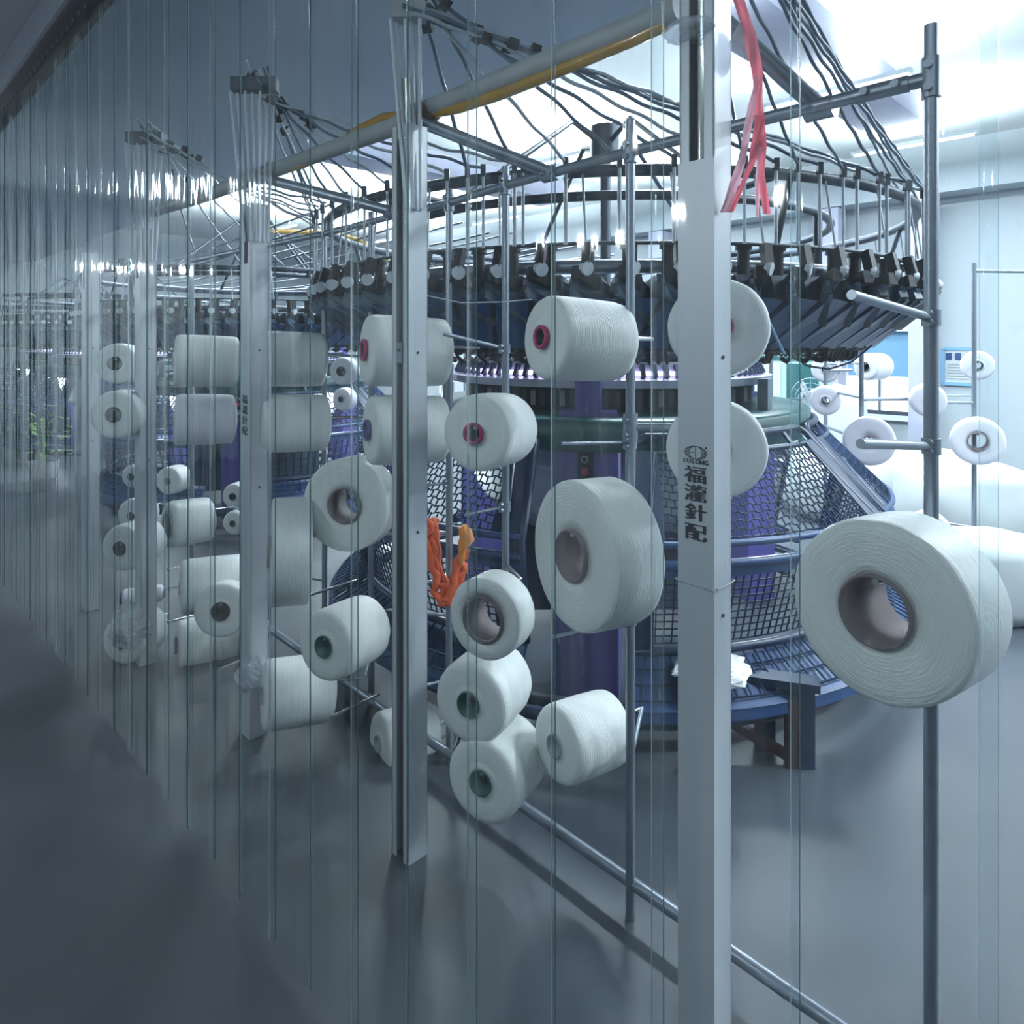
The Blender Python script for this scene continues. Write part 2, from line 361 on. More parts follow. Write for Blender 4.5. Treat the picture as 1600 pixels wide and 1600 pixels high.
# ---------------------------------------------------------------- strip curtain
RAIL_H = 2.87
P0 = Vector((0.458, 0.664, 0)); PITCH = 0.186
t = thing('curtain_rail', 'black steel rail carrying the clear plastic strips under a silver beam', 'rail', nd(CN, 0, RAIL_H))
t.rotation_euler = (0, 0, PI / 4)
d_of = lambda s: (P0 - DV * 0).dot(DV) + s * PITCH
rb0, rb1 = d_of(-4), d_of(32)
MB().box((0, (rb0 + rb1) / 2, 0.0475), 0.06, rb1 - rb0, 0.135, M['rail']).build('rail_bar', t)
MB().box((0.0, (rb0 + rb1) / 2, 0.2), 0.09, rb1 - rb0, 0.17, M['railtop']).build('beam', t)
b = MB()
for s_ in range(-8, 66):
    c = d_of(s_ / 2.0)
    b.tube([(-0.037, c, 0.0), (-0.03, c, 0.0)], 0.008, M['steel'], 6)
b.build('bolt_row', t)['kind'] = 'stuff'
ORD = ['first', 'second', 'third', 'fourth', 'fifth', 'sixth', 'seventh', 'eighth', 'ninth', 'tenth', 'eleventh', 'twelfth', 'thirteenth', 'fourteenth', 'fifteenth', 'sixteenth', 'seventeenth', 'eighteenth', 'nineteenth', 'twentieth', 'twenty-first', 'twenty-second', 'twenty-third', 'twenty-fourth', 'twenty-fifth', 'twenty-sixth', 'twenty-seventh', 'twenty-eighth', 'twenty-ninth', 'thirtieth', 'thirty-first', 'thirty-second']
W_, TH = 0.2, 0.0028
for i in range(31):
    s_ = i - 1
    b = MB(); nseg = 14; H = RAIL_H - 0.02
    rnd = random.Random(i); twist = rnd.uniform(-0.04, 0.04); bow = rnd.uniform(0.0012, 0.003)
    front, back = [], []
    hs = [0, 0.5, 1.0, 1.5, 2.0, H]
    for hh in hs:
        for k in range(nseg + 1):
            x = (k / nseg - 0.5)
            off = (bow * (1 - 4 * x * x) + twist * x * 0.06) * (1 - hh / H * 0.6)
            y = x * W_
            front.append(Vector((off - TH / 2, y, hh))); back.append(Vector((off + TH / 2, y, hh)))
    kk = nseg + 1; nv = len(front); fs, ed1, ed2 = [], [], []
    for j in range(len(hs) - 1):
        for k in range(nseg):
            a = j * kk + k; fs.append((a, a + kk, a + kk + 1, a + 1)); a += nv; fs.append((a, a + 1, a + kk + 1, a + kk))
        a = j * kk; ed1.append((a, a + nv, a + nv + kk, a + kk)); a = j * kk + nseg; ed2.append((a, a + kk, a + nv + kk, a + nv))
    vs = front + back
    base = len(b.v); b.add(vs, fs, M['strip'], True)
    for ed, m in ((ed1, M['edge']), (ed2, M['edge_lit'])):
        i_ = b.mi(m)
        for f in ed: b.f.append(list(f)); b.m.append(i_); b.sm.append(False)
    o = b.build('plastic_strip', None, nd(CN + (0.004 if i % 2 else -0.004), d_of(s_ + 0.5), 0.02))
    o.rotation_euler = (0, 0, PI / 4)
    tag(o, 'clear plastic strip hanging from the rail, %s strip counted from the wide right end' % ORD[i], 'curtain', 'strips of the clear curtain')

# ---------------------------------------------------------------- spools
CACHE = {}
def spool_mesh(R, L, rc, ym, cm, rimm, style):
    key = (round(R, 3), round(L, 3), round(rc, 3), ym.name, cm.name, rimm.name if rimm else '', style)
    if key in CACHE: return CACHE[key]
    n = 56; b = MB(); ri = rc + 0.004
    if style == 'disc':
        prof = [(ri, 0.004), (R * .5, 0.001), (R * .8, 0.0), (R * .95, 0.002), (R * .985, 0.006), (R, 0.014), (R, L * .5), (R, L - .014), (R * .985, L - .006), (R * .95, L - .002), (ri, L)]
    else:
        e = min(0.03, L * 0.2)
        prof = [(ri, -0.005), (ri + .006, 0.002), (R * .5, 0.0), (R * .82, 0.001), (R * .93, 0.004), (R * .975, e * .4), (R * .995, e), (R, L * .5), (R * .98, L - e), (R * .95, L - e * .5), (R * .86, L - .010), (R * .6, L - .003), (ri, L)]
    b.lathe(prof, ym, n, True, wob=R * 0.012, seed=len(CACHE) * 3.1)
    body = b.mesh('yarn_package')
    c = MB(); c.lathe([(rc, -.008), (rc + .0045, -.008), (rc + .0045, L + .008), (rc, L + .008)], cm, 32, True)
    core = c.mesh('core_tube'); rim = None
    if rimm:
        r_ = MB(); r_.lathe([(rc + .0005, -.014), (rc + .009, -.014), (rc + .009, -.004), (rc + .0005, -.004)], rimm, 32, True); rim = r_.mesh('core_rim')
    CACHE[key] = (body, core, rim); return CACHE[key]
def oriented(a):
    return a.to_track_quat('Z', 'Y')
PEGS = []
def spool(u, v, dpx, D, yaw, tilt, L, core, rc, label, style='cone', ym='yarn_fine', group='white yarn spools on the creels', peg=0.12):
    z = F * D / dpx; P = px(u, v, z); ax = dirv(yaw, -tilt)
    cm = {'card': 'card', 'red': 'black', 'green': 'green', 'grey': 'greyc', 'purple': 'purple', 'black': 'black'}[core]
    rim = {'red': M['red'], 'card': None, 'green': None, 'grey': None, 'purple': M['purple'], 'black': None}[core]
    me = spool_mesh(D / 2, L, rc, M[ym], M[cm], rim, style)
    t = thing('yarn_spool', label, 'spool', P, group, oriented(ax))
    link('yarn_package', me[0], t); link('core_tube', me[1], t)
    if me[2]: link('core_rim', me[2], t)
    drop = UP * (rc - 0.0065)       # the core hangs on its peg
    PEGS.append((P - ax * 0.0 + drop, P + ax * (L + peg) + drop))
    return t
SP = [
 (1368, 955, 283, .30, 53, 3, .15, 'card', .055, 'largest white filament spool with open cardboard core beside the right steel post', 'disc', 'yarn'),
 (1122, 510, 158, .225, 17, 4, .13, 'red', .024, 'white spool with crimson core ring, upper one behind the lettered aluminium post', 'cone', 'yarn_fine'),
 (1119, 703, 156, .225, 17, 3, .10, 'grey', .028, 'ridged white spool, lower one behind the lettered aluminium post', 'cone', 'yarn_fine'),
 (850, 527, 134, .215, 60, 3, .235, 'red', .021, 'long white spool with crimson core pointing left, below the blue feeder ring', 'cone', 'yarn_fine'),
 (742, 677, 123, .215, 27, 2, .20, 'red', .021, 'fat white spool showing a crimson rim around a black core hole', 'cone', 'yarn_fine'),
 (893, 868, 232, .35, 60, 2, .14, 'card', .056, 'wide shiny filament disc in front of the violet machine leg', 'disc', 'yarn'),
 (755, 968, 128, .22, 28, 2, .10, 'card', .056, 'small filament ring with a wide open core above another spool', 'disc', 'yarn'),
 (733, 1100, 128, .225, 25, 2, .20, 'green', .030, 'white spool with dark green core directly under the open filament ring', 'cone', 'yarn_fine'),
 (868, 1165, 118, .205, 55, 3, .21, 'grey', .026, 'white spool at the bottom in front of the violet leg', 'cone', 'yarn_fine'),
 (538, 790, 146, .32, 14, 2, .11, 'card', .056, 'big pale filament disc with cardboard core left of the slotted post', 'disc', 'yarn'),
 (507, 1010, 110, .225, 26, 4, .22, 'green', .030, 'white spool with green core hole pointing at the viewer, low left of the slotted post', 'cone', 'yarn_fine'),
 (422, 862, 165, .36, 70, 2, .13, 'card', .05, 'filament disc seen edge-on just right of the taped post', 'disc', 'yarn'),
 (572, 547, 113, .23, 64, 2, .27, 'red', .026, 'long white spool with dark red core, upper one behind the slotted post', 'cone', 'yarn_fine'),
 (577, 672, 110, .23, 64, 2, .26, 'purple', .026, 'long white spool with purple core, lower one behind the slotted post', 'cone', 'yarn_fine'),
 (404, 560, 88, .23, 62, 2, .27, 'grey', .026, 'white spool right of the taped post, upper of two', 'cone', 'yarn_fine'),
 (404, 662, 92, .23, 62, 2, .27, 'grey', .026, 'white spool right of the taped post, lower of two', 'cone', 'yarn_fine'),
 (272, 563, 82, .23, 62, 2, .27, 'grey', .026, 'white spool left of the taped post, upper of two', 'cone', 'yarn_fine'),
 (272, 656, 80, .23, 62, 2, .26, 'grey', .026, 'lilac-white spool left of the taped post, lower of two', 'cone', 'yarn_lilac'),
 (180, 568, 64, .21, -10, 2, .2, 'black', .03, 'white spool facing the viewer with black hole, topmost at the far left post', 'cone', 'yarn_fine'),
 (178, 648, 76, .22, -5, 2, .2, 'black', .03, 'white spool under the topmost one at the far left post', 'cone', 'yarn_fine'),
 (188, 857, 72, .22, 12, 2, .2, 'black', .03, 'white spool with black hole, middle of the far left post', 'cone', 'yarn_fine'),
 (190, 1002, 74, .22, 12, 2, .2, 'black', .03, 'film-wrapped white spool low on the far left post', 'cone', 'yarn_fine'),
 (262, 820, 72, .24, 45, 2, .22, 'card', .055, 'white filament spool with brown core hole between the two left posts', 'cone', 'yarn'),
 (282, 918, 84, .24, 62, 2, .28, 'grey', .026, 'white spool lying across under the brown-cored one', 'cone', 'yarn_fine'),
 (345, 955, 86, .24, -6, 2, .16, 'black', .036, 'white spool facing the viewer with a big dark hole left of the taped post', 'cone', 'yarn_fine'),
 (278, 1008, 76, .23, 62, 2, .28, 'purple', .03, 'white spool with purple core under the dark-holed one', 'cone', 'yarn_fine'),
 (268, 1060, 36, .11, 70, 3, .26, 'grey', .02, 'slim white yarn tube, upper of the two low left ones', 'cone', 'yarn_fine'),
 (268, 1098, 38, .11, 68, 4, .34, 'green', .02, 'slim white yarn tube, lower of the two low left ones', 'cone', 'yarn_fine'),
 (412, 1086, 104, .24, 64, 5, .25, 'grey', .026, 'white spool low beside the taped post, its side turned to the viewer', 'cone', 'yarn_fine'),
 (350, 1152, 84, .23, 30, 4, .22, 'black', .034, 'white spool with dark hole at the bottom left of the taped post', 'cone', 'yarn_fine'),
 (428, 1196, 92, .23, 62, 5, .24, 'grey', .026, 'white spool lowest beside the taped post', 'cone', 'yarn_fine'),
 (592, 1162, 92, .215, 58, 4, .22, 'grey', .026, 'white spool at the bottom behind the slotted post', 'cone', 'yarn_fine'),
 (752, 1222, 130, .225, 28, 3, .20, 'green', .03, 'white spool lowest under the green-cored one', 'cone', 'yarn_fine'),
 (205, 745, 36, .16, 10, 0, .14, 'black', .02, 'small cream spool between larger ones at the far left', 'cone', 'yarn_fine'),
 (262, 752, 44, .18, 10, 0, .14, 'greyc' if 0 else 'grey', .02, 'small white spool above the brown-cored filament spool', 'cone', 'yarn_fine'),
 (205, 806, 52, .2, 10, 0, .14, 'black', .02, 'white spool just above the middle one at the far left post', 'cone', 'yarn_fine'),
 (364, 776, 40, .18, 12, 0, .14, 'black', .022, 'small white spool with dark hole left of the printed part of the taped post', 'cone', 'yarn_fine'),
 (364, 818, 38, .18, 12, 0, .14, 'black', .02, 'small cream spool below the small one by the taped post', 'cone', 'yarn_fine'),
 (592, 872, 38, .17, 60, 0, .16, 'grey', .02, 'small white spool left of the slotted post behind the filament disc', 'cone', 'yarn_fine'),
 (192, 934, 26, .09, 66, 0, .2, 'purple', .024, 'thin lilac yarn tube with purple end on the far left post', 'cone', 'yarn_lilac'),
]
for a in SP: spool(*a)
# far creel on the right and the far left backgrounds
BGS = [
 (1290, 577, 43, .2, 30, 0, .1, 'black', .022, 'lilac-white spool on the far creel, top left'),
 (1290, 626, 46, .2, 28, 0, .1, 'black', .022, 'lilac-white spool on the far creel under the top left one'),
 (1352, 573, 43, .2, 58, 0, .22, 'black', .028, 'white spool on its side before the blue window film'),
 (1358, 690, 76, .29, 25, 0, .1, 'card', .03, 'folded-looking filament disc on the far creel under the window'),
 (1452, 626, 52, .2, 20, 0, .12, 'grey', .022, 'white spool half hidden behind the right steel post'),
 (1528, 571, 46, .2, 30, 0, .1, 'black', .026, 'white spool before the blue framed notice'),
 (1528, 690, 74, .29, 30, 0, .1, 'card', .05, 'filament disc at the right edge below the notice'),
 (1212, 690, 56, .24, 35, 0, .14, 'black', .022, 'lilac-white filament spool behind the cage top'),
 (1160, 628, 40, .18, 25, 0, .1, 'black', .02, 'small lilac-white spool right of the lettered post'),
 (1452, 770, 38, .2, 20, 0, .12, 'black', .02, 'small spool low behind the right steel post, upper'),
 (1455, 832, 60, .24, 20, 0, .14, 'grey', .03, 'white spool low behind the right steel post, lower'),
 (533, 580, 44, .2, 20, 0, .1, 'black', .03, 'lilac-white spool with dark hole between the taped and slotted posts, upper'),
 (533, 624, 36, .18, 25, 0, .1, 'black', .02, 'lilac-white spool between the taped and slotted posts, lower'),
 (756, 580, 34, .17, 62, 0, .22, 'grey', .02, 'pale spool on its side before the bright far window, upper'),
 (758, 616, 30, .17, 62, 0, .2, 'grey', .02, 'pale spool on its side before the bright far window, lower'),
]
NB = len(PEGS)
for a in BGS:
    disc = a[3] > .28
    spool(*a, style='disc' if disc else 'cone', ym='yarn_lilac', group='white yarn spools on the far creel')

# ---------------------------------------------------------------- steel creel
TOP = CH + 0.497
creel = thing('creel_frame', 'galvanised steel tube creel with clamped joints standing behind the plastic strips', 'rack', (0, 0, 0))
def at_h(u, v, h): return px(u, v, F * h / (HZ - v))
POSTS = [(1455, 1.30, 1.62), (1118, 1.78, TOP), (985, 1.80, TOP + .08), (790, 2.19, TOP + .06), (702, 2.46, TOP + .05), (580, 2.85, TOP + .04), (507, 3.16, TOP), (420, 3.55, TOP), (300, 4.2, TOP)]
PX = []
CHP = [Vector((px(u, HZ, z).x, z, 0)) for u, z in ((640, 2.03), (398, 2.66), (228, 3.25), (142, 3.9))]
for u, z, h in POSTS:
    p = px(u, HZ, z); p.z = 0
    hh = h if u != 1455 else TOP + 0.10
    b = MB(); b.tube([p, p + UP * hh], 0.0125, M['steel'], 14); b.build('upright', creel); PX.append(p)
line = [PX[0] + UP * TOP, PX[2] + UP * TOP, PX[3] + UP * TOP, PX[4] + UP * TOP, PX[5] + UP * TOP, PX[6] + UP * TOP, PX[8] + UP * TOP]
for a, b_ in zip(line[:-1], line[1:]):
    MB().tube([a, b_], 0.014, M['steel'], 14).build('top_tube', creel)
def clamp(p, ax, r=0.02, L=0.05):
    b = MB(); ax = Vector(ax).normalized(); b.tube([p - ax * L / 2, p + ax * L / 2], r, M['steel'], 12)
    q = ax.cross(UP if abs(ax.z) < .9 else Vector((1, 0, 0))).normalized()
    for k in (-1, 1):
        c = p + ax * k * L * .28 - NV * r * .8
        b.tube([c, c - NV * 0.012], 0.008, M['steel'], 8)
    b.build('clamp', creel)
clamp(PX[0] + UP * TOP, UP, 0.0175, 0.075)
dd = (line[1] - line[0]).normalized()
clamp(line[0] + dd * .085, dd, 0.0165, 0.10)
for q in line[1:4]: clamp(q, UP, 0.018, 0.06)
# tie bars from the creel to the wall side, joint clamps
for (ua, va, ub, zb, hb) in ((1282, 170, 1112, 1.46, .70), (862, 271, 652, 2.07, .665), (612, 330, 405, 2.70, .645)):
    a, c = at_h(ua, va, TOP - CH), px(ub, HZ, zb) + UP * hb
    MB().tube([a, c], 0.0195, M['steel'], 14).build('tie_bar', creel)
    clamp(a, dd, 0.024, 0.06)
# pegs: those carrying spools, and empty ones
def peg(a, b_, r=0.006): MB().tube([a, b_], r, M['chrome'], 8).build('peg', creel)
for a, b_ in PEGS:
    (lambda: peg(a, b_))()
def empty_peg(ipost, h, yaw, L, up=5, r=0.0085):
    p = PX[ipost] + UP * h; e = p - dirv(yaw, -up) * L
    MB().tube([p, e], r, M['steel'], 10).build('peg', creel); clamp(p, UP, 0.0165, 0.03)
empty_peg(0, CH + .046, 53, .30, 6); empty_peg(0, CH - .195, 53, .27, 6)
empty_peg(2, CH - .26, 62, .21, 3, .004); empty_peg(2, CH - .72, 62, .24, 0, .004)
empty_peg(3, CH - .52, 62, .14, -4, .005); empty_peg(4, CH - .50, 62, .2, 0, .005); empty_peg(4, CH - .84, 62, .2, 0, .005); empty_peg(3, CH - .02, 60, .22, 12, .006)
empty_peg(4, CH - 1.2, 62, .2, 0, .005)
for u0, v0, u1, v1, z in ((150, 1162, 226, 1140, 3.0), (95, 1086, 215, 1052, 3.4), (262, 1132, 330, 1106, 2.9), (518, 1120, 592, 1085, 2.5), (470, 935, 560, 905, 2.9), (262, 972, 330, 955, 3.1), (262, 890, 300, 882, 3.1), (585, 1030, 640, 1018, 2.6), (345, 1045, 380, 1030, 3)):
    peg(px(u0, v0, z), px(u1, v1, z + 0.25), 0.006)
# lower cross pipe near the machine and base rails
MB().tube([PX[2] + UP * (CH - .22), PX[1] + UP * (CH - .22)], 0.011, M['steel'], 12).build('cross_pipe', creel); clamp(PX[2] + UP * (CH - .22), UP, .019, .07)
MB().tube([PX[0] + UP * .09, PX[8] + UP * .09], 0.016, M['steel'], 12).build('base_rail', creel)
# brackets that join each peg to the upright next to it
for i, (a, b_) in enumerate(PEGS[:len(SP)]):
    q = min(PX + CHP, key=lambda p: math.hypot(p.x - b_.x, p.y - b_.y)); e = Vector((q.x, q.y, b_.z))
    if .02 < (e - b_).length < .75: MB().tube([b_, e], .006, M['steel'], 8).build('bracket', creel)
# far creel
fc = thing('creel_frame', 'far steel creel with spools standing before the bright window', 'rack')
FP = []
for u, z, h in ((1290, 4.95, 1.62), (1346, 4.25, 1.5), (1522, 4.35, 2.0), (1205, 5.0, 1.5), (1160, 5.2, 1.4)):
    p = px(u, HZ, z); p.z = 0; FP.append(p)
    MB().tube([p, p + UP * h], 0.014, M['steel'], 12).build('upright', fc)
for i, j, h in ((0, 1, 1.16), (1, 0, .9), (3, 4, 1.1)):
    MB().tube([FP[i] + UP * h, FP[j] + UP * h], 0.01, M['steel'], 10).build('cross_pipe', fc)
for a, b_ in PEGS[NB:NB + 11]:
    q = min(FP, key=lambda p: math.hypot(p.x - b_.x, p.y - b_.y)); e = Vector((q.x, q.y, b_.z))
    if .02 < (e - b_).length < .8: MB().tube([b_, e], .006, M['steel'], 8).build('bracket', fc)
for i, h, L in ((2, 1.12, -.3), (2, 1.95, .35), (1, 1.15, .3), (0, 1.3, .2)):
    a = FP[i] + UP * h; MB().tube([a, a + Vector((L, .03, 0))], 0.012, M['steel'], 10).build('arm', fc)

# ---------------------------------------------------------------- aluminium channel posts
def channel(u, z, top, cover, tube_top, label, name='channel_post', w=0.078, dp=0.07):
    p = px(u, HZ, z); p.z = 0
    t = thing(name, label, 'post', p); t.rotation_euler = (0, 0, PI / 4)      # local x = n, y = d; open to -x
    th = 0.004; b = MB()
    b.box((dp / 2 - th / 2, 0, top / 2), th, w, top, M['alu'])
    for s in (-1, 1):
        b.box((0, s * (w / 2 - th / 2), top / 2), dp, th, top, M['alu'])
        b.box((-dp / 2 + th / 2, s * (w / 2 - 0.011), top / 2), th, 0.022, top, M['alu'])
    b.build('channel', t)
    if cover:
        MB().box((-dp / 2 - 0.0015, 0, cover / 2), 0.003, w + .004, cover, M['alu']).build('cover_plate', t)
    MB().tube([(-0.008, 0, 0), (-0.008, 0, tube_top)], 0.0165, M['chrome'], 16).build('inner_tube', t)
    b = MB()
    for hh in (0.95, 1.47):
        b.tube([(0.0, -w / 2 - 0.0025, hh), (0.0, -w / 2 + 0.001, hh)], 0.004, M['iron'], 8)
    b.build('screw', t)
    return t
c1 = channel(1102, 1.42, 3.0, CH + .367, 3.0, 'lettered aluminium post with steel tube showing above its cover plate')
c2 = channel(640, 2.03, CH + .63, 0, CH + .77, 'slotted aluminium post with a steel pole inside')
c3 = channel(398, 2.66, CH + .53, CH + .3, CH + .5, 'aluminium post wrapped with film near its foot')
c4 = channel(228, 3.25, CH + .53, CH + .3, CH + .5, 'far left aluminium post with a bunch of tubes on top')
c5 = channel(142, 3.9, CH + .5, CH + .3, CH + .5, 'farthest aluminium post near the left end of the curtain')
MB().box((-0.035, 0.0, 1.47), .004, .03, .06, M['steel']).build('latch', c2)
b = MB(); b.tube([(-.034, 0, 1.478), (-.042, 0, 1.478)], .005, M['iron'], 8); b.build('latch_screw', c2)
# a thin tie round the lettered post
b = MB(); hh = CH - (905 - HZ) / F * 1.42
b.tube([(-.041, .046, hh), (-.041, -.046, hh - .004), (.037, -.046, hh), (.037, .046, hh), (-.041, .046, hh)], .0014, M['cloth'], 6); b.tube([(-.041, -.046, hh), (-.05, -.056, hh + .006)], .002, M['cloth'], 6)
b.build('tie_string', c1)
# printing on the lettered post (flat print on its cover plate)
def text(body, size, x, h, parent, name, sx=1.0, bold=0.0):
    cu = bpy.data.curves.new(name, 'FONT'); cu.body = body; cu.size = size; cu.align_x = 'CENTER'; cu.align_y = 'CENTER'; cu.extrude = 0.0003
    tmp = bpy.data.objects.new(name, cu); COL.objects.link(tmp)
    bpy.context.view_layer.update()
    me0 = bpy.data.meshes.new_from_object(tmp.evaluated_get(bpy.context.evaluated_depsgraph_get()))
    bpy.data.objects.remove(tmp)
    b = MB()
    for k in (-1, -.35, .35, 1) if bold else (0,):      # heavy upright strokes
        b.add([(v.co.x * sx + k * bold, v.co.y, v.co.z + .00003 * k) for v in me0.vertices], [tuple(p.vertices) for p in me0.polygons], M['ink'])
    o = b.build(name, parent, (-0.0393, x, h))
    o.rotation_euler = (PI / 2, 0, -PI / 2)
    return o
Z1 = 1.39
def hv(v): return CH + (HZ - v) / F * Z1
LX = 0.0
for ch, v in zip('福瀧針配', (744, 773, 803, 834)): text(ch, .0365, LX, hv(v), c1, 'printed_letter', 1.38, .0016)
for k, ch in enumerate('FULONG'): text(ch, .0128, LX + .0245 - k * .0098, hv(722), c1, 'printed_letter', 0.95, .0007)
b = MB()
def ell(cx, ch, rx, rz, a0=0, a1=2 * PI, n=36):
    return [(-.0394, cx - rx * math.cos(a0 + (a1 - a0) * k / n), ch + rz * math.sin(a0 + (a1 - a0) * k / n)) for k in range(n + 1)]
gh = hv(707.5); r_ = .0006
b.tube(ell(LX, gh, .0245, .0129), r_, M['ink'], 5); b.tube(ell(LX, gh, .0150, .0129), r_, M['ink'], 5)
for s in (-1, 1):
    b.tube(ell(LX, gh, .0200, .0129, PI / 2 if s > 0 else -PI / 2, PI * 1.5 if s > 0 else PI / 2), r_ * .8, M['ink'], 5)
    for z_ in (-.006, 0, .006):
        b.tube([(-.0394, LX + s * .0145, gh + z_), (-.0394, LX + s * .0228, gh + z_ * .85)], r_ * .8, M['ink'], 5)
b.tube([(-.0394, LX, gh - .012), (-.0394, LX, gh + .0125)], r_ * .9, M['ink'], 5)
b.tube([(-.0394, LX + .011, gh), (-.0394, LX + .002, gh)], r_ * .9, M['ink'], 5)
b.tube([(-.0394, LX - .0235, gh + .0115), (-.0399, LX - .0235, gh + .0115)], .002, M['ink'], 10)
b.build('printed_globe', c1)
# the same print, side on, on the taped post
for ch, dz in zip('福瀧針配', (.12, .08, .04, 0)):
    text(ch, .036, 0.0, hv(744) - .06 + dz - .01, c3, 'printed_letter', 1.38, .0016)
# film wrapped round posts
def film(name, label, c, rx, rz, seed, n=26, m='wrap', cat='plastic film'):
    b = MB(); vs = []; fs = []; m_ = 18
    for j in range(m_ + 1):
        for i in range(n):
            a = 2 * PI * i / n; ph = PI * j / m_
            v = Vector((math.cos(a) * math.sin(ph) * rx, math.sin(a) * math.sin(ph) * rx, math.cos(ph) * rz))
            v *= 1 + .3 * mnoise.noise(v * 25 + Vector((seed, 0, 0))) + .14 * mnoise.noise(v * 80 + Vector((seed, 5, 0))); vs.append(Vector(c) + v)
    for j in range(m_):
        for i in range(n): fs.append((j * n + i, j * n + (i + 1) % n, (j + 1) * n + (i + 1) % n, (j + 1) * n + i))
    b.add(vs, fs, M[m], False); o = b.build(name); return tag(o, label, cat)
film('plastic_film', 'crumpled clear film hanging at the top of the lettered post', px(1160, 72, 1.40), .024, .045, 1)
film('plastic_film', 'crumpled clear film round the taped post near its foot', px(398, 1050, 2.64), .062, .07, 5)
film('plastic_film', 'crumpled clear film round the far left spool', px(203, 978, 3.2), .08, .10, 9)
film('plastic_film', 'clear film bunched under the top of the lettered post', px(1080, 46, 1.40), .05, .02, 12)
# pink raffia ribbon
def ribbon(b, pts, w, m):
    P = [Vector(p) for p in pts]; Q = []
    for i in range(len(P) - 1):
        for k in range(6): Q.append(P[i].lerp(P[i + 1], k / 6.0))
    Q.append(P[-1]); vs = []; fs = []
    for i, q in enumerate(Q):
        ww = (w if not isinstance(w, (list, tuple)) else w[0] + (w[1] - w[0]) * i / (len(Q) - 1)) / 2
        for k in range(5):
            x = (k - 2) / 2
            vs.append(q + Vector((x * ww, .004 * math.cos(x * 4 + i * .5) + .003 * mnoise.noise(q * 40 + Vector((k, 0, 0))), 0)))
    for i in range(len(Q) - 1):
        for k in range(4): fs.append((i * 5 + k, i * 5 + k + 1, (i + 1) * 5 + k + 1, (i + 1) * 5 + k))
    b.add(vs, fs, m, True)
rt = thing('raffia_ribbon', 'torn pink plastic raffia hanging from the top beside the lettered post', 'ribbon', (0, 0, 0))
zr = 1.36
for nm, pts, w, m in (('strand', [(1150, -10), (1172, 50), (1182, 110), (1186, 160), (1190, 230), (1190, 270), (1198, 335)], (.026, .013), 'pink'),
                  ('strand', [(1184, 120), (1176, 160), (1166, 210), (1160, 250), (1146, 290), (1133, 332)], (.011, .02), 'pinkl'),
                  ('strand', [(1188, 180), (1182, 220), (1176, 250), (1160, 290), (1142, 332)], (.022, .007), 'pink'),
                  ('strand', [(1186, 230), (1184, 270), (1183, 340)], (.008, .005), 'pinkl')):
    b = MB(); ribbon(b, [px(u, v, zr + k * .004) for k, (u, v) in enumerate(pts)], w, M[m]); b.build(nm, rt)

# ---------------------------------------------------------------- circular knitting machine
MC = Vector((0.52, 3.85, 0))
A0 = math.atan2(-MC.y, 0.135 * 0 - MC.x)         # azimuth that faces the camera
def pol(r, a, h): return Vector((r * math.cos(a), r * math.sin(a), h))
NF = 64
def feeder_parts():
    # local frame: x radial outward, y tangential, z height above floor
    P = {}
    b = MB()                                       # housing: wedge + sloping lower panel
    b.hexa([(1.30, -.05, 1.60), (1.45, -.03, 1.665), (1.45, .055, 1.665), (1.30, .06, 1.60), (1.28, -.055, 1.72), (1.44, -.045, 1.74), (1.44, .045, 1.74), (1.28, .06, 1.72)], M['slate'])
    b.hexa([(1.44, .05, 1.60), (1.565, -.055, 1.655), (1.575, -.045, 1.655), (1.45, .065, 1.60), (1.40, .05, 1.70), (1.55, -.055, 1.715), (1.56, -.045, 1.715), (1.41, .065, 1.70)], M['steelblue'])
    P['housing'] = b
    b = MB(); b.hexa([(1.30, -.095, 1.505), (1.33, -.095, 1.485), (1.325, .015, 1.475), (1.30, .015, 1.495), (1.48, -.02, 1.655), (1.545, -.02, 1.655), (1.52, .095, 1.645), (1.48, .095, 1.65)], M['blue'])
    b.hexa([(1.28, .015, 1.49), (1.30, .015, 1.47), (1.30, .05, 1.47), (1.28, .05, 1.49), (1.46, .095, 1.65), (1.50, .095, 1.645), (1.50, .128, 1.645), (1.46, .128, 1.65)], M['black'])
    b.hexa([(1.14, -.05, 1.475), (1.31, -.085, 1.475), (1.31, -.01, 1.475), (1.14, .02, 1.475), (1.14, -.05, 1.495), (1.31, -.085, 1.50), (1.31, -.01, 1.50), (1.14, .02, 1.495)], M['navy'])
    P['lower_panel'] = b
    b = MB(); b.bar((1.28, .09, 1.66), (1.58, -.03, 1.735), .034, .045, M['black']); b.bar((1.42, .07, 1.57), (1.56, -.06, 1.685), .03, .03, M['iron']); b.tube([(1.42, .0, 1.74), (1.42, .0, 1.83)], .022, M['black'], 10); b.tube([(1.42, 0, 1.83), (1.42, 0, 1.845)], .03, M['black'], 10)
    P['arm'] = b
    b = MB(); b.tube([(1.58, .010, 1.745), (1.565, -.004, 1.75)], .024, M['pale'], 16); P['guide_wheel'] = b
    b = MB(); b.bar((1.57, .0, 1.76), (1.55, .004, 1.83), .034, .028, M['black']); P['clip'] = b
    b = MB()
    for k in range(3):
        y = -.04 + k * .04
        b.tube([(1.26 - k * .03, y, 1.49), (1.25 - k * .03, y + .01, 1.44), (1.225 - k * .03, y + .02, 1.42), (1.20 - k * .03, y + .015, 1.435)], .008, M['black'], 6)
        b.bar((1.29, y, 1.475), (1.16, y + .02, 1.465), .018, .02, M['black'])
    P['yarn_hook'] = b
    return P
FPARTS = {k: v for k, v in feeder_parts().items()}
FME = {k: v.mesh(k) for k, v in FPARTS.items()}
allb = MB()
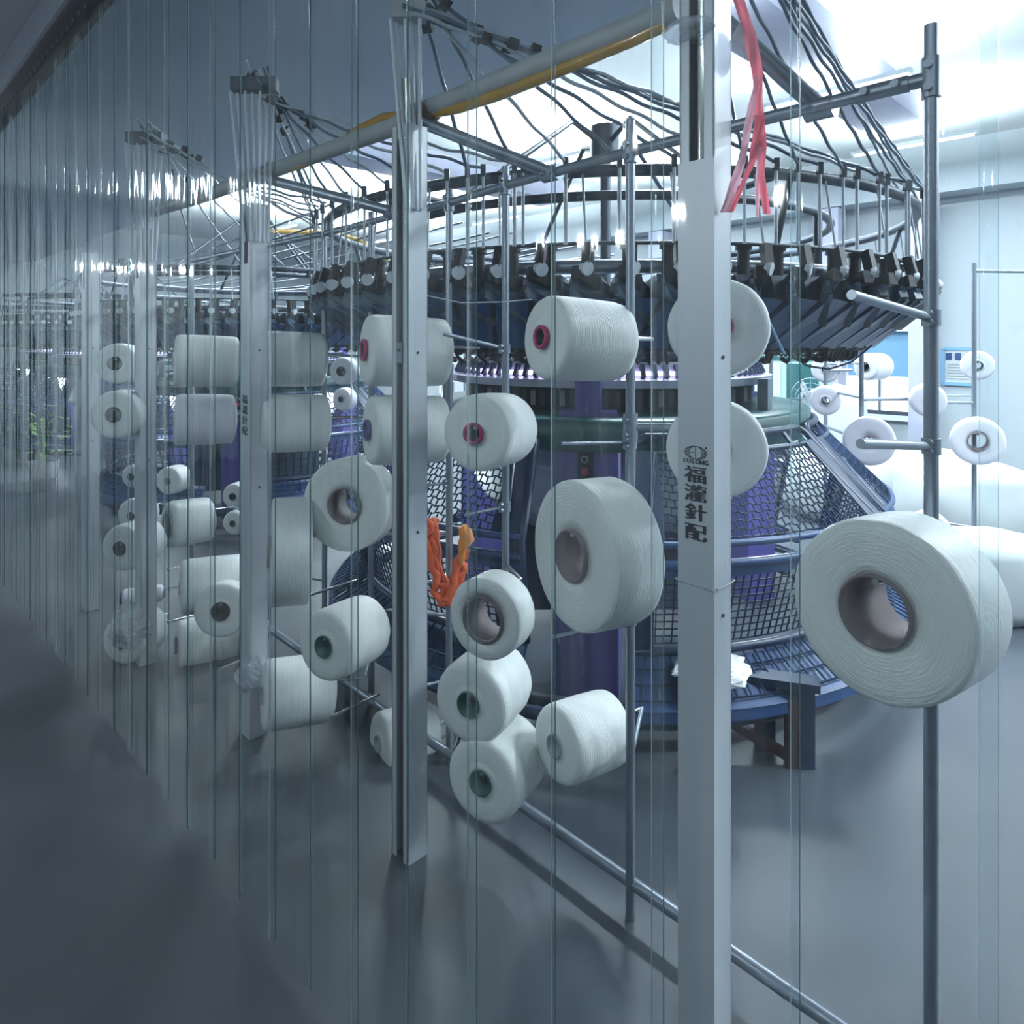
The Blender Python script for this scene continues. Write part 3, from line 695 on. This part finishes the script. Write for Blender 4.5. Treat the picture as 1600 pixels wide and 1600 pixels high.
for v in FPARTS.values():
    base = len(allb.v); allb.v += v.v
    for f, mi_, sm in zip(v.f, v.m, v.sm): allb.f.append([base + q for q in f]); allb.m.append(allb.mi(v.mats[mi_])); allb.sm.append(sm)
FALL = allb.mesh('yarn_feeder')
def ring(r, h, rr, m, n=96):
    b = MB(); b.lathe([(r + rr * math.cos(2 * PI * k / 8), h + rr * math.sin(2 * PI * k / 8)) for k in range(8)], m, n, True); return b
def cage_mesh(b, p0, p1, cell, thick, m, hexy):
    """metal mesh between two arcs p = (r, h, a0, a1): thin strands of real thickness"""
    hgt = math.hypot(p1[0] - p0[0], p1[1] - p0[1]); rows = max(2, int(hgt / cell)); cols = int((p0[3] - p0[2]) * (p0[0] + p1[0]) / 2 / cell)
    def pt(i, j):
        t_ = j / rows; L_ = lambda k: p0[k] + (p1[k] - p0[k]) * t_
        return pol(L_(0), L_(2) + (L_(3) - L_(2)) * i / cols, L_(1))
    cl = lambda x: min(rows, max(0, x))
    for j in range(rows + 1):
        for i in range(cols):
            if hexy:
                k0 = .18 if i % 2 else -.18; b.bar(pt(i, cl(j + k0)), pt(i + 1, cl(j - k0)), thick, thick, m)
            else: b.bar(pt(i, j), pt(i + 1, j), thick, thick, m)
    for i in range(cols + 1):
        for j in range(rows):
            off = .5 * (j % 2) if hexy else 0
            if i + off <= cols: b.bar(pt(i + off, j), pt(i + off, j + 1), thick, thick, m)
def panel(b, p0, p1, s0, s1, th, m, n=8):
    """solid sheet of thickness th between the same arcs, from fraction s0 to s1"""
    o, q = [], []
    for (r, h, a0, a1) in (p0, p1):
        for k in range(n + 1):
            a = a0 + (a1 - a0) * (s0 + (s1 - s0) * k / n); o.append(pol(r + th / 2, a, h)); q.append(pol(r - th / 2, a, h))
    N_ = n + 1; fs = []; T_ = 2 * N_
    for k in range(n): fs += [(k, k + 1, N_ + k + 1, N_ + k), (T_ + k + 1, T_ + k, T_ + N_ + k, T_ + N_ + k + 1), (k + 1, k, T_ + k, T_ + k + 1), (N_ + k, N_ + k + 1, T_ + N_ + k + 1, T_ + N_ + k)]
    fs += [(0, N_, T_ + N_, T_), (N_ + n, n, T_ + n, T_ + N_ + n)]
    b.add(o + q, fs, m)
def arc(r, h, a0, a1, n=20): return [pol(r, a0 + (a1 - a0) * k / n, h) for k in range(n + 1)]
LEGA = [A0 - .08 + k * 2 * PI / 3 for k in range(3)]
def machine(center, label, detail=True):
    t = thing('knitting_machine', label, 'machine', center)
    if not detail: t.rotation_euler = (0, 0, .4)
    # bed, columns, cylinder
    b = MB(); b.lathe([(.3, 1.05), (1.04, 1.05), (1.05, 1.06), (1.05, 1.17), (1.03, 1.185), (.3, 1.185)], M['teal'], 64, True); b.build('bed', t)
    b = MB(); b.lathe([(.50, 1.19), (.74, 1.19), (.74, 1.29), (.5, 1.29)], M['iron'], 64, True); b.build('cam_ring', t)
    b = MB(); b.lathe([(.46, 1.31), (.86, 1.30), (.87, 1.335), (.80, 1.345), (.80, 1.41), (.46, 1.41)], M['cyl'], 64, True, smooth=False); b.build('needle_cylinder', t)
    b = MB(); b.lathe([(.81, 1.352), (.818, 1.352), (.818, 1.372), (.81, 1.372)], M['led'], 64, True); b.build('work_lamp', t)
    b = MB()
    for k in range(96):
        a = 2 * PI * k / 96; b.bar(pol(.83, a, 1.345), pol(.805, a, 1.40), .02, .02, M['slate'])
        b.bar(pol(.76, a, 1.21), pol(.76, a, 1.28), .022, .022, M['iron'] if k % 3 else M['greyc'])
        b.bar(pol(.70, a, 1.43), pol(.74, a + .03, 1.52), .012, .02, M['iron'] if k % 2 else M['cyl'])
    o = b.build('cam_boxes', t); o['kind'] = 'stuff'
    b = MB(); b.lathe([(.30, 1.42), (.72, 1.42), (.70, 1.60), (.30, 1.62)], M['slate'], 48, True); b.build('dial', t)
    for k in range(6):
        a = LEGA[0] + k * PI / 3
        b = MB(); r = .90
        if k % 2 == 0:
            b.bar(pol(r, a, 1.185), pol(r, a, 1.62), .11, .08, M['violet'], pol(1, a + PI / 2, 0)); b.bar(pol(r, a, 1.185), pol(r, a, 1.21), .24, .12, M['violet'], pol(1, a + PI / 2, 0))
            b.build('column', t)
        else:
            b.bar(pol(r, a, 1.185), pol(r, a, 1.33), .05, .05, M['steel'], pol(1, a + PI / 2, 0)); b.build('bracket', t)
    # legs with control panel
    for k, a in enumerate(LEGA):
        b = MB(); tg = pol(1, a + PI / 2, 0)
        b.bar(pol(.93, a, 0.0), pol(.93, a, 1.06), .27, .18, M['violet'], tg); b.build('leg', t)
    tg = pol(1, LEGA[0] + PI / 2, 0); ra = pol(1, LEGA[0], 0)
    cp = MB().bar(ra * 1.03 + UP * .865, ra * 1.03 + UP * 1.055, .062, .02, M['black'], tg).build('control_panel', t)
    for h, m in ((1.022, 'greyc'), (.972, 'red'), (.912, 'greyc')):
        b = MB(); c = ra * 1.04 + UP * h; b.tube([c, c + ra * .014], .015 if m == 'greyc' else .017, M[m], 12)
        if m == 'greyc': b.tube([c + ra * .014, c + ra * .016], .010, M['black'], 10)
        b.build('push_button', cp)
    # upper frame
    b = MB(); b.tube([(0, 0, 1.6), (0, 0, 2.68)], .03, M['iron'], 12); b.build('mast', t)
    b = MB(); b.tube([(0, 0, 2.52), (0, 0, 2.70)], .085, M['iron'], 16); b.build('mast_head', t)
    ring(1.50, CH + .587, .022, M['iron']).build('support_ring', t); ring(1.14, CH + .578, .020, M['iron']).build('support_ring', t)
    ring(1.46, CH + .345, .007, M['iron']).build('support_ring', t); ring(1.36, CH + .275, .026, M['steel']).build('feeder_ring', t)
    for k in range(6):
        a = LEGA[0] + PI / 6 + k * PI / 3
        if k % 3 != 1: MB().tube([pol(.05, a, 2.6), pol(.3, a, 2.66), pol(1.14, a, CH + .60), pol(1.5, a, CH + .60)], .014, M['iron'], 8).build('strut', t)
        MB().tube([pol(1.36, a, CH + .275), pol(1.36, a, CH + .06), pol(.9, a, CH + .06)], .02, M['navy'], 8).build('hanger', t)
        MB().tube([pol(1.50, a, CH + .587), pol(1.40, a, CH + .275)], .012, M['iron'], 8).build('stay', t)
    for k in range(3):
        a = LEGA[0] + PI + k * 2 * PI / 3; MB().tube([pol(.9, a, 1.6), pol(1.14, a, 1.72), pol(1.14, a, CH + .578)], .02, M['iron'], 8).build('stay', t)
    b = MB(); b.lathe([(1.10, 1.51), (1.30, 1.53), (1.30, 1.60), (1.10, 1.58)], M['navy'], 64, True); b.build('feeder_deck', t)
    for k in range(NF):
        a = 2 * PI * k / NF + .02
        if detail:
            o = link('yarn_feeder', FME['housing'], t); o.rotation_euler = (0, 0, a)
            for nm in ('lower_panel', 'arm', 'guide_wheel', 'clip', 'yarn_hook'): link(nm, FME[nm], o)
        else:
            o = link('yarn_feeder', FALL, t); o.rotation_euler = (0, 0, a)
        # drop tube from the support ring down to the feeder
        if k % 2: continue
        q = MB(); q.tube([pol(1.51, a - .01, CH + .60), pol(1.545, a, CH + .335)], .0042, M['tube'], 6); q.build('drop_tube', t)
    # safety cage doors between the legs
    for k in range(3):
        l0 = LEGA[k]; l1 = LEGA[(k + 1) % 3] + (2 * PI if LEGA[(k + 1) % 3] < LEGA[k] else 0); mid = (l0 + l1) / 2
        for s in range(2):
            def E(r, h): return (r, h, l0 + .198 / r, mid - .012) if s == 0 else (r, h, mid + .012, l1 - .198 / r)
            T, Mi, Lo = E(1.07, 1.12), E(1.40, .765), E(1.30, .36)
            def A(p, i0=0.0, i1=1.0, n=14): return [pol(p[0], p[2] + (p[3] - p[2]) * (i0 + (i1 - i0) * q / n), p[1]) for q in range(n + 1)]
            fr = MB(); top = A(T, .05, .95)
            loop = top + [A(E(1.09, 1.095))[-1], A(Mi)[-1], A(Lo)[-1]] + A(Lo, 1, 0)[1:-1] + [A(Lo)[0], A(Mi)[0], A(E(1.09, 1.095))[0]] + top[:1]
            fr.tube(loop, .017, M['navy'], 8)
            fr.tube(A(E(1.40, .78)), .014, M['blue'], 8); fr.tube(A(E(1.40, .71)), .016, M['blue'], 8)
            I_ = E(1.125, 1.06); fr.tube([A(E(1.385, .795), .05)[0]] + A(I_, .09, .91) + [A(E(1.385, .795), 0, .95)[-1]], .012, M['navy'], 8)
            for c in (.2, .4, .6, .8): fr.bar(A(T, c, c)[0], A(I_, c, c)[0], .02, .012, M['navy'])
            f = fr.build('mesh_door', t)
            def cut(p, x0, x1): w = p[3] - p[2]; return (p[0], p[1], p[2] + w * x0, p[2] + w * x1)
            e = .055; cu = .031 if detail else .06; tu = .0048 if detail else .008
            g = MB(); cage_mesh(g, cut(E(1.13, 1.055), e, 1 - e), cut(E(1.39, .795), e, 1 - e), cu, tu, M['mesh'], True); o = g.build('expanded_mesh', f); o['kind'] = 'stuff'
            g = MB(); cage_mesh(g, cut(E(1.39, .665), .05, .95), cut(E(1.30, .39), .05, .95), cu, tu, M['mesh'], False); o = g.build('square_lattice', f); o['kind'] = 'stuff'
            g = MB()
            for (s0, s1) in ((.01, .10), (.90, .99)):
                panel(g, E(1.12, 1.07), E(1.40, .785), s0, s1, .008, M['navy']); panel(g, E(1.40, .705), E(1.30, .365), s0, s1 - (0.03 if s0 < .5 else 0), .008, M['navy'])
            panel(g, E(1.396, .72), E(1.392, .66), 0, 1, .008, M['blue'], 14)
            g.build('door_panel', f)
            S0, S1 = E(1.28, .335), E(1.48, .235); g = MB(); panel(g, S0, S1, 0, 1, .02, M['blue'], 16); panel(g, S1, E(1.485, .195), 0, 1, .012, M['blue'], 16)
            o = g.build('skirt', t)
            g = MB(); cage_mesh(g, E(1.30, .345), E(1.465, .262), .05, .006, M['mesh'], False); q_ = g.build('skirt_grid', o); q_['kind'] = 'stuff'
    # base frame
    ring(1.22, .10, .03, M['iron'], 64).build('base_ring', t); ring(1.40, .15, .025, M['navy'], 64).build('base_ring', t)
    for k in range(6):
        a = LEGA[0] + PI / 6 + k * PI / 3; b = MB(); b.bar(pol(1.36, a, 0), pol(1.36, a, .22), .06, .05, M['oxide'] if k % 2 else M['navy']); b.build('foot', t)
    # take-down roller and cloth inside the cage
    b = MB(); b.tube([(-.45, 0, .62), (.45, 0, .62)], .11, M['cloth'], 24); b.build('cloth_roll', t)
    b = MB(); b.lathe([(.80, 1.04), (.78, .9), (.68, .72), (.58, .60), (.59, .59), (.69, .71), (.79, .9), (.81, 1.04)], M['cloth'], 48, True); b.build('knitted_tube', t)
    for k in range(3):
        a = LEGA[k] + PI / 3; lp = MB().tube([pol(.93, a - .12, 1.03), pol(.93, a + .12, 1.03)], .012, M['lamp'], 8).build('added_cage_lamp', t)  # lamps added under the bed to brighten the cloth and cage
        l = bpy.data.lights.new('added_cage_light', 'POINT'); l.energy = 26; l.color = LAMP; l.shadow_soft_size = .06
        lo = bpy.data.objects.new('added_cage_light', l); COL.objects.link(lo); lo.parent = t; lo.location = pol(.93, a, .99)
    b = MB(); b.bar((-.55, -.2, .35), (.55, -.2, .35), .06, .5, M['iron']); b.bar((-.52, 0, .12), (-.52, 0, 1.05), .06, .1, M['iron']); b.bar((.52, 0, .12), (.52, 0, 1.05), .06, .1, M['iron']); b.build('take_down_frame', t)
    return t
machine(MC, 'circular knitting machine with blue feeder ring, mesh cage and violet leg, nearest of the row')
for k, (off, lb) in enumerate(((4.3, 'second'), (8.6, 'third'), (12.4, 'farthest'))):
    machine(MC + DV * off + NV * (0.0 if k < 2 else .3), 'circular knitting machine with dark feeder ring, %s in the row behind the left strips' % lb, False)
film('plastic_sheet', 'crumpled white plastic sheet lying on the blue skirt of the cage', MC + pol(1.40, A0 + .27, .335), .13, .035, 21, m='sheet', cat='sheet')
# open blue table leg frame at the right of the machine
t = thing('low_stand', 'low blue steel stand with dark red braces beside the cage foot', 'stand', px(1258, HZ, 2.45) - UP * CH)
a = Vector((0, 0, 0))
MB().bar((0, 0, 0), (0, 0, .27), .05, .05, M['navy']).build('leg', t); MB().bar((-.05, .0, 0), (-.05, 0, .24), .035, .04, M['oxide']).build('leg', t)
MB().bar((-.05, 0, .03), (-.34, .1, .16), .03, .03, M['oxide']).build('brace', t); MB().bar((0.05, 0, .285), (-.4, .14, .285), .08, .03, M['navy']).build('top_bar', t)
MB().bar((-.34, .1, 0), (-.34, .1, .27), .035, .035, M['oxide']).build('leg', t)

# ---------------------------------------------------------------- yarn tubes from post tops over to the ring
bundle = thing('yarn_tube_bundle', 'bundle of wavy grey yarn tubes fanning from the posts to the feeder ring', 'tubes')
def wavy(a, b_, sag, amp=.0045, n=40, seed=0, per=36):
    out = []
    for k in range(n + 1):
        t_ = k / n; p = a.lerp(b_, t_); p.z -= sag * 4 * t_ * (1 - t_)
        p.z += amp * math.sin(t_ * (b_ - a).length * per + seed) ; out.append(p)
    return out
def run(src, aim, m, seed, r=.0055, clip_at=None, sag=.03):
    """source point, azimuth on the ring: tube over and down into the feeder"""
    T = MC + pol(1.56, aim, CH + .61); E = MC + pol(1.56, aim, CH + .33)
    b = MB(); b.tube(wavy(src, T, sag, seed=seed), r, M[m], 6)
    b.tube([T, T.lerp(E, .5), E], r, M['tube'], 6); o = b.build('yarn_tube', bundle)
    c = MB(); c.bar(T + UP * .012, T - UP * .03, .018, .018, M['iron']); c.build('tube_elbow', o)
    if clip_at:
        p = src.lerp(T, clip_at); p.z -= sag * 4 * clip_at * (1 - clip_at); q = src.lerp(T, clip_at + .012); c = MB(); c.bar(p, p + (T - src).normalized() * .03, .03, .026, M['black']); c.build('tube_clip', o)
S1 = px(1100, HZ, 1.42) + UP * .98; S2 = px(640, HZ, 2.03) + UP * 1.0; S3 = px(398, HZ, 2.66) + UP * 1.02; S4 = px(228, HZ, 3.25) + UP * .99
rr = random.Random(3)
for k in range(10): run(S1 + Vector((.012 * k - .05, rr.uniform(-.02, .02), rr.uniform(-.03, .03))), A0 + .30 + k * .13, 'tube_dk', k, clip_at=None, sag=.02)
for k in range(12): run(S2 + Vector((rr.uniform(-.04, .04), rr.uniform(-.04, .04), .012 * k - .05)), A0 + .95 - k * .115, 'tube_dk' if k % 3 else 'tube', k * 1.7, r=.0068, clip_at=.10 + .04 * (k % 4), sag=.0)
for k in range(12): run(S3 + Vector((rr.uniform(-.05, .05), rr.uniform(-.04, .04), .012 * k - .07)), A0 - .18 - k * .095, 'tube_dk' if k % 2 else 'tube', k * 2.1, clip_at=.06 + .07 * (k % 5), sag=.02)
C2 = MC + DV * 4.3
for k in range(10):
    src = S4 + Vector((rr.uniform(-.05, .05), rr.uniform(-.04, .04), .012 * k - .05)); T = (MC if k < 6 else C2) + pol(1.56, (A0 - .9 - k * .09) if k < 6 else (A0 + .2 + (k - 6) * .2), CH + .62)
    b = MB(); b.tube(wavy(src, T, .03, seed=k), .0055, M['tube'], 6); o = b.build('yarn_tube', bundle)
    q = src.lerp(T, .12 + .05 * (k % 4)); MB().bar(q, q + (T - src).normalized() * .03, .028, .024, M['black']).build('tube_clip', o)
# upright bunches on the posts
for src, n_, w in ((S2, 7, .05), (S3, 9, .09), (S4, 9, .09)):
    for k in range(n_):
        x = (k / (n_ - 1) - .5)
        a = Vector((src.x + x * w * .8 + .02, src.y + .02 * (k % 3 - 1) - .04, CH + .38)); c = src + Vector((x * w * 1.7 - .01, .02 * (k % 3 - 1), -.06))
        b = MB(); b.tube(wavy(a, c, 0, amp=.001, n=30, seed=k, per=60), .0055, M['pale'], 6); b.build('yarn_tube', bundle)
    b = MB(); b.box(src - UP * .03, w * 1.9, .05, .05, M['greyc'] if src is S2 else M['iron']); b.build('tube_holder', bundle)
    for k in range(5):
        b = MB(); q = src + Vector((rr.uniform(-.06, .06), 0, rr.uniform(-.02, .03))); b.tube([q, q + Vector((rr.uniform(-.03, .03), 0, rr.uniform(.01, .04)))], .003, M['iron'], 6); b.build('tie_wire', bundle)
# thin overhead wires over the second machine, seen through the left strips
for k in range(16):
    a = nd(1.9 + .22 * k, 3.2, CH + .75 - .008 * k + rr.uniform(-.03, .03)); c = nd(2.2 + .25 * k, 9.5, CH + .72 + rr.uniform(-.05, .05))
    b = MB(); b.tube(wavy(a, c, .06, seed=k), .007, M['tube_dk'] if k % 2 else M['tube'], 6); b.build('yarn_tube', bundle)
# a single slack yarn in front of the feeder ring
b = MB(); b.tube([px(668, 462, 2.2), px(720, 473, 2.1), px(780, 472, 2.0), px(830, 468, 1.85)], .0016, M['pale'], 6); tag(b.build('loose_yarn'), 'single slack white yarn drawn across before the feeder ring', 'yarn')
b = MB(); b.tube([px(1235, 556, 2.9), px(1262, 572, 2.9), px(1295, 577, 2.9), px(1330, 566, 2.9), px(1362, 540, 2.9)], .004, M['navy'], 8); tag(b.build('slack_cable'), 'dark slack cable sagging below the right end of the feeder ring', 'cable')
b = MB(); b.tube([px(1203, 505, 2.4), px(1214, 530, 2.4), px(1225, 552, 2.42)], .005, M['skyblue'], 8); tag(b.build('blue_hose'), 'short bright blue hose under the feeder ring', 'hose')

# ---------------------------------------------------------------- conduit and yellow hose along the soffit edge
def edge(u, v):
    r = (u - 800) / F; n = 1.24 + (u - 300) * .00014; z = n / 0.7071 / (1 + r); return px(u, v, z)
b = MB(); b.tube([edge(1060, 14), edge(1000, 40), edge(835, 105), edge(668, 172), edge(610, 200), edge(430, 265), edge(320, 306), edge(235, 332)], .029, M['pipe'], 12); tag(b.build('conduit_pipe'), 'grey conduit pipe running along the edge of the low grey ceiling', 'pipe')
ht = thing('yellow_hose', 'shiny yellow hose tied under the grey conduit pipe', 'hose')
b = MB(); b.tube([edge(1040, 38), edge(985, 64), edge(870, 112), edge(780, 148), edge(720, 168), edge(668, 178), edge(640, 180), edge(600, 184), edge(560, 204), edge(520, 234), edge(470, 258), edge(410, 273), edge(350, 296), edge(308, 310), edge(240, 330)], .016, M['hose'], 12); b.build('hose', ht)
b = MB(); b.tube([edge(676, 170), edge(662, 186)], .034, M['tape'], 10); b.build('tape_wrap', ht); b = MB(); b.tube([edge(424, 266), edge(410, 276)], .033, M['tape'], 10); b.build('tape_wrap', ht)
b = MB(); b.tube([px(405, 362, 5), px(440, 362, 5.2), px(510, 362, 5.6), px(560, 375, 5.8), px(600, 398, 6), px(620, 420, 6)], .02, M['hose'], 8); tag(b.build('yellow_hose'), 'thin yellow hose looping over the second knitting machine', 'hose')

# ---------------------------------------------------------------- orange cord, cloth rolls, background items
b = MB(); pts = [px(672, 812, 2.35), px(676, 850, 2.35), px(682, 900, 2.34), px(690, 940, 2.33), px(700, 940, 2.33), px(712, 915, 2.33), px(720, 880, 2.34), px(726, 865, 2.35)]
for s in range(3):
    q = []
    for i in range(len(pts) - 1):
        for k in range(5): q.append(pts[i].lerp(pts[i + 1], k / 5) + Vector((mnoise.noise(Vector((i + k / 5, s * 3, 0)) * 1.7) * .03 + (s - 1) * .012, .01 * s, mnoise.noise(Vector((s * 5, i + k / 5, 0)) * 1.9) * .025)))
    b.tube(q, [.013 + .007 * mnoise.noise(Vector((k * .7, s, 3))) for k in range(len(q))], M['orange'], 7)
tag(b.build('orange_rope'), 'tangled red-orange rope hanging in a loop on the cage', 'rope')
b = MB(); q = [px(722, 822, 2.34), px(727, 832, 2.34), px(730, 842, 2.33), px(724, 850, 2.33), px(722, 862, 2.33), px(721, 882, 2.33)]
b.tube(q, [.014, .024, .026, .02, .013, .008], M['orange_l'], 9); tag(b.build('orange_rag'), 'knotted light orange rag above the red-orange rope', 'rag')
# white fabric bales and rolls on the floor by the far wall
def bale(u, v, z, sx, sy, sz, yaw, label, m='cloth', seed=0):
    b = MB(); n = 10; vs = []; fs = []
    bme = []
    import bmesh
    bm = bmesh.new(); bmesh.ops.create_cube(bm, size=1); bmesh.ops.subdivide_edges(bm, edges=bm.edges[:], cuts=5, use_grid_fill=True)
    for q in bm.verts:
        c = q.co.copy(); l = max(abs(c.x), abs(c.y), abs(c.z)) * 2; c = c.lerp(c.normalized() * .62, .35)
        c *= 1 + .10 * mnoise.noise(c * 3 + Vector((seed, 0, 0))); q.co = Vector((c.x * sx, c.y * sy, max(-.5, c.z) * sz))
    me = bpy.data.meshes.new('bale'); bm.to_mesh(me); bm.free(); me.materials.append(M[m])
    for p in me.polygons: p.use_smooth = True
    P = px(u, v, z); o = link('fabric_bale', me, None, (P.x, P.y, sz * .5)); o.rotation_euler = (0, 0, math.radians(yaw)); tag(o, label, 'fabric bale', 'fabric bales by the far wall'); return o
bale(1370, 760, 6.1, 1.5, .95, .55, 0, 'low white wrapped fabric bale under the window')
bale(1506, 760, 5.15, .8, .6, .58, 0, 'white wrapped fabric bale right of the steel post')
bale(1545, 800, 3.85, .6, .5, .42, 0, 'white fabric bale at the right edge', seed=4)
bale(1305, 730, 7.4, .5, .45, 1.0, 0, 'small cream sack left of the window bales', seed=7)
for k, (u0, v0, u1, v1, z, r, lb) in enumerate(((1338, 822, 1386, 800, 5.44, .085, 'white fabric roll lying with its round end towards the viewer'), (1436, 870, 1490, 842, 4.45, .08, 'white fabric roll half behind the right steel post'))):
    a, c = px(u0, v0, z + .25), px(u1, v1, z); a.z = c.z = r * 1.02; q = MB(); q.tube([a, c], r, M['cloth'], 20); e = (c - a).normalized(); q.tube([c - e * .002, c + e * .004], r * .25, M['greyc'], 10); tag(q.build('fabric_roll'), lb, 'fabric roll', 'fabric rolls on the floor')
# bench behind the bales
p = px(1405, 716, 7.7); t = thing('wooden_bench', 'low dark wooden bench under the far disc spool', 'bench', (p.x, p.y, 0)); t.rotation_euler = (0, 0, PI / 4)
MB().box((0, 0, .30), .3, 1.2, .08, M['card']).build('seat', t)
for y in (-.5, .5): MB().box((0, y, .13), .28, .07, .26, M['card']).build('leg', t)
# teal cabinet and fan
P = px(1228, HZ, 8.2); P.z = 0
t = thing('cabinet', 'pale green cabinet with white door standing before the far wall', 'cabinet', P); t.rotation_euler = (0, 0, PI / 4)
MB().box((0, 0, .65), .4, .9, 1.3, M['glow_green']).build('body', t); MB().box((-.21, .18, .68), .02, .42, 1.15, M['cloth']).build('door', t); MB().box((-.21, -.28, .68), .02, .36, 1.15, M['teal']).build('door', t); MB().box((0, 0, 1.32), .44, .95, .04, M['teal']).build('cabinet_top', t)
P = px(1263, HZ, 6.85); P.z = 0
t = thing('pedestal_fan', 'grey pedestal fan beside the pale green cabinet', 'fan', P)
MB().tube([(0, 0, 0), (0, 0, .9)], .02, M['white'], 10).build('pole', t); b = MB(); b.lathe([(.001, .03), (.2, .025), (.2, 0), (.001, 0)], M['white'], 24); b.build('base', t)
g = MB()
for r in (.05, .1, .15, .2): g.tube([(r * math.cos(k * PI / 12), -.05, .95 + r * math.sin(k * PI / 12)) for k in range(25)], .004, M['steel'], 5)
for k in range(12): g.tube([(0, -.06, .95), (.2 * math.cos(k * PI / 6), -.05, .95 + .2 * math.sin(k * PI / 6))], .003, M['steel'], 5)
g.build('grille', t); b = MB(); b.tube([(0, 0, .95), (0, .1, .95)], .06, M['greyc'], 12)
b.build('motor', t)
for k in range(3):
    a = k * 2 * PI / 3; q = MB(); q.bar((0, -.02, .95), (.17 * math.cos(a), -.03, .95 + .17 * math.sin(a)), .09, .006, M['greyc'], (0, .3, 1)); q.build('blade', t)
# blue framed notice on the far wall
d0, d1, h0, h1 = far_d(1522), far_d(1474), far_h(1498, 600), far_h(1498, 545)
t = thing('notice_board', 'blue framed notice sheet on the far wall at the right', 'notice', nd(FARN - .012, (d0 + d1) / 2, (h0 + h1) / 2)); t.rotation_euler = (0, 0, PI / 4)
w, h = d1 - d0, h1 - h0
MB().box((0, 0, 0), .02, w, h, M['cloth']).build('sheet', t)
b = MB()
for s in (-1, 1): b.box((-.01, s * w / 2, 0), .02, .04, h, M['skyblue']); b.box((-.01, 0, s * h / 2), .02, w, .04, M['skyblue'])
b.build('frame', t)
b = MB()
for s in (-1, 1): b.box((-.012, s * w * .15 + .05, h * .28), .006, w * .2, h * .2, M['blue'])
for k in range(6): b.box((-.012, 0, h * (.05 - k * .08)), .004, w * .7, .012, M['greyc'])
b.build('printed_panel', t)
# potted plants seen between the left spools
for u, v, z, lb in ((520, 720, 9.5, 'leafy green plant in a grey pot between the slotted and taped posts'), (318, 715, 8.2, 'leafy green plant behind the spools left of the taped post'), (68, 745, 7.0, 'leafy green plant at the far left behind the strips')):
    P = px(u, v, z); base = .3
    t = thing('potted_plant', lb, 'plant', (P.x, P.y, 0)); MB().lathe([(.10, 0), (.14, base), (.12, base), (.08, .03)], M['pot'], 16).build('pot', t)
    b = MB(); rl = random.Random(u)
    for k in range(70):
        a = rl.uniform(0, 2 * PI); r = rl.uniform(.02, .22); h = base + rl.uniform(.02, .55); c = Vector((r * math.cos(a), r * math.sin(a), h)); d = Vector((math.cos(a), math.sin(a), rl.uniform(-.4, .8))).normalized() * .09; s = d.cross(UP).normalized() * .025
        b.add([c, c + d * .5 + s, c + d, c + d * .5 - s], [(0, 1, 2, 3)], M['leaf'])
    o = b.build('leaves', t); o['kind'] = 'stuff'; MB().tube([(0, 0, base * .8), (0, 0, base + .45)], .01, M['leaf'], 6).build('stem', t)
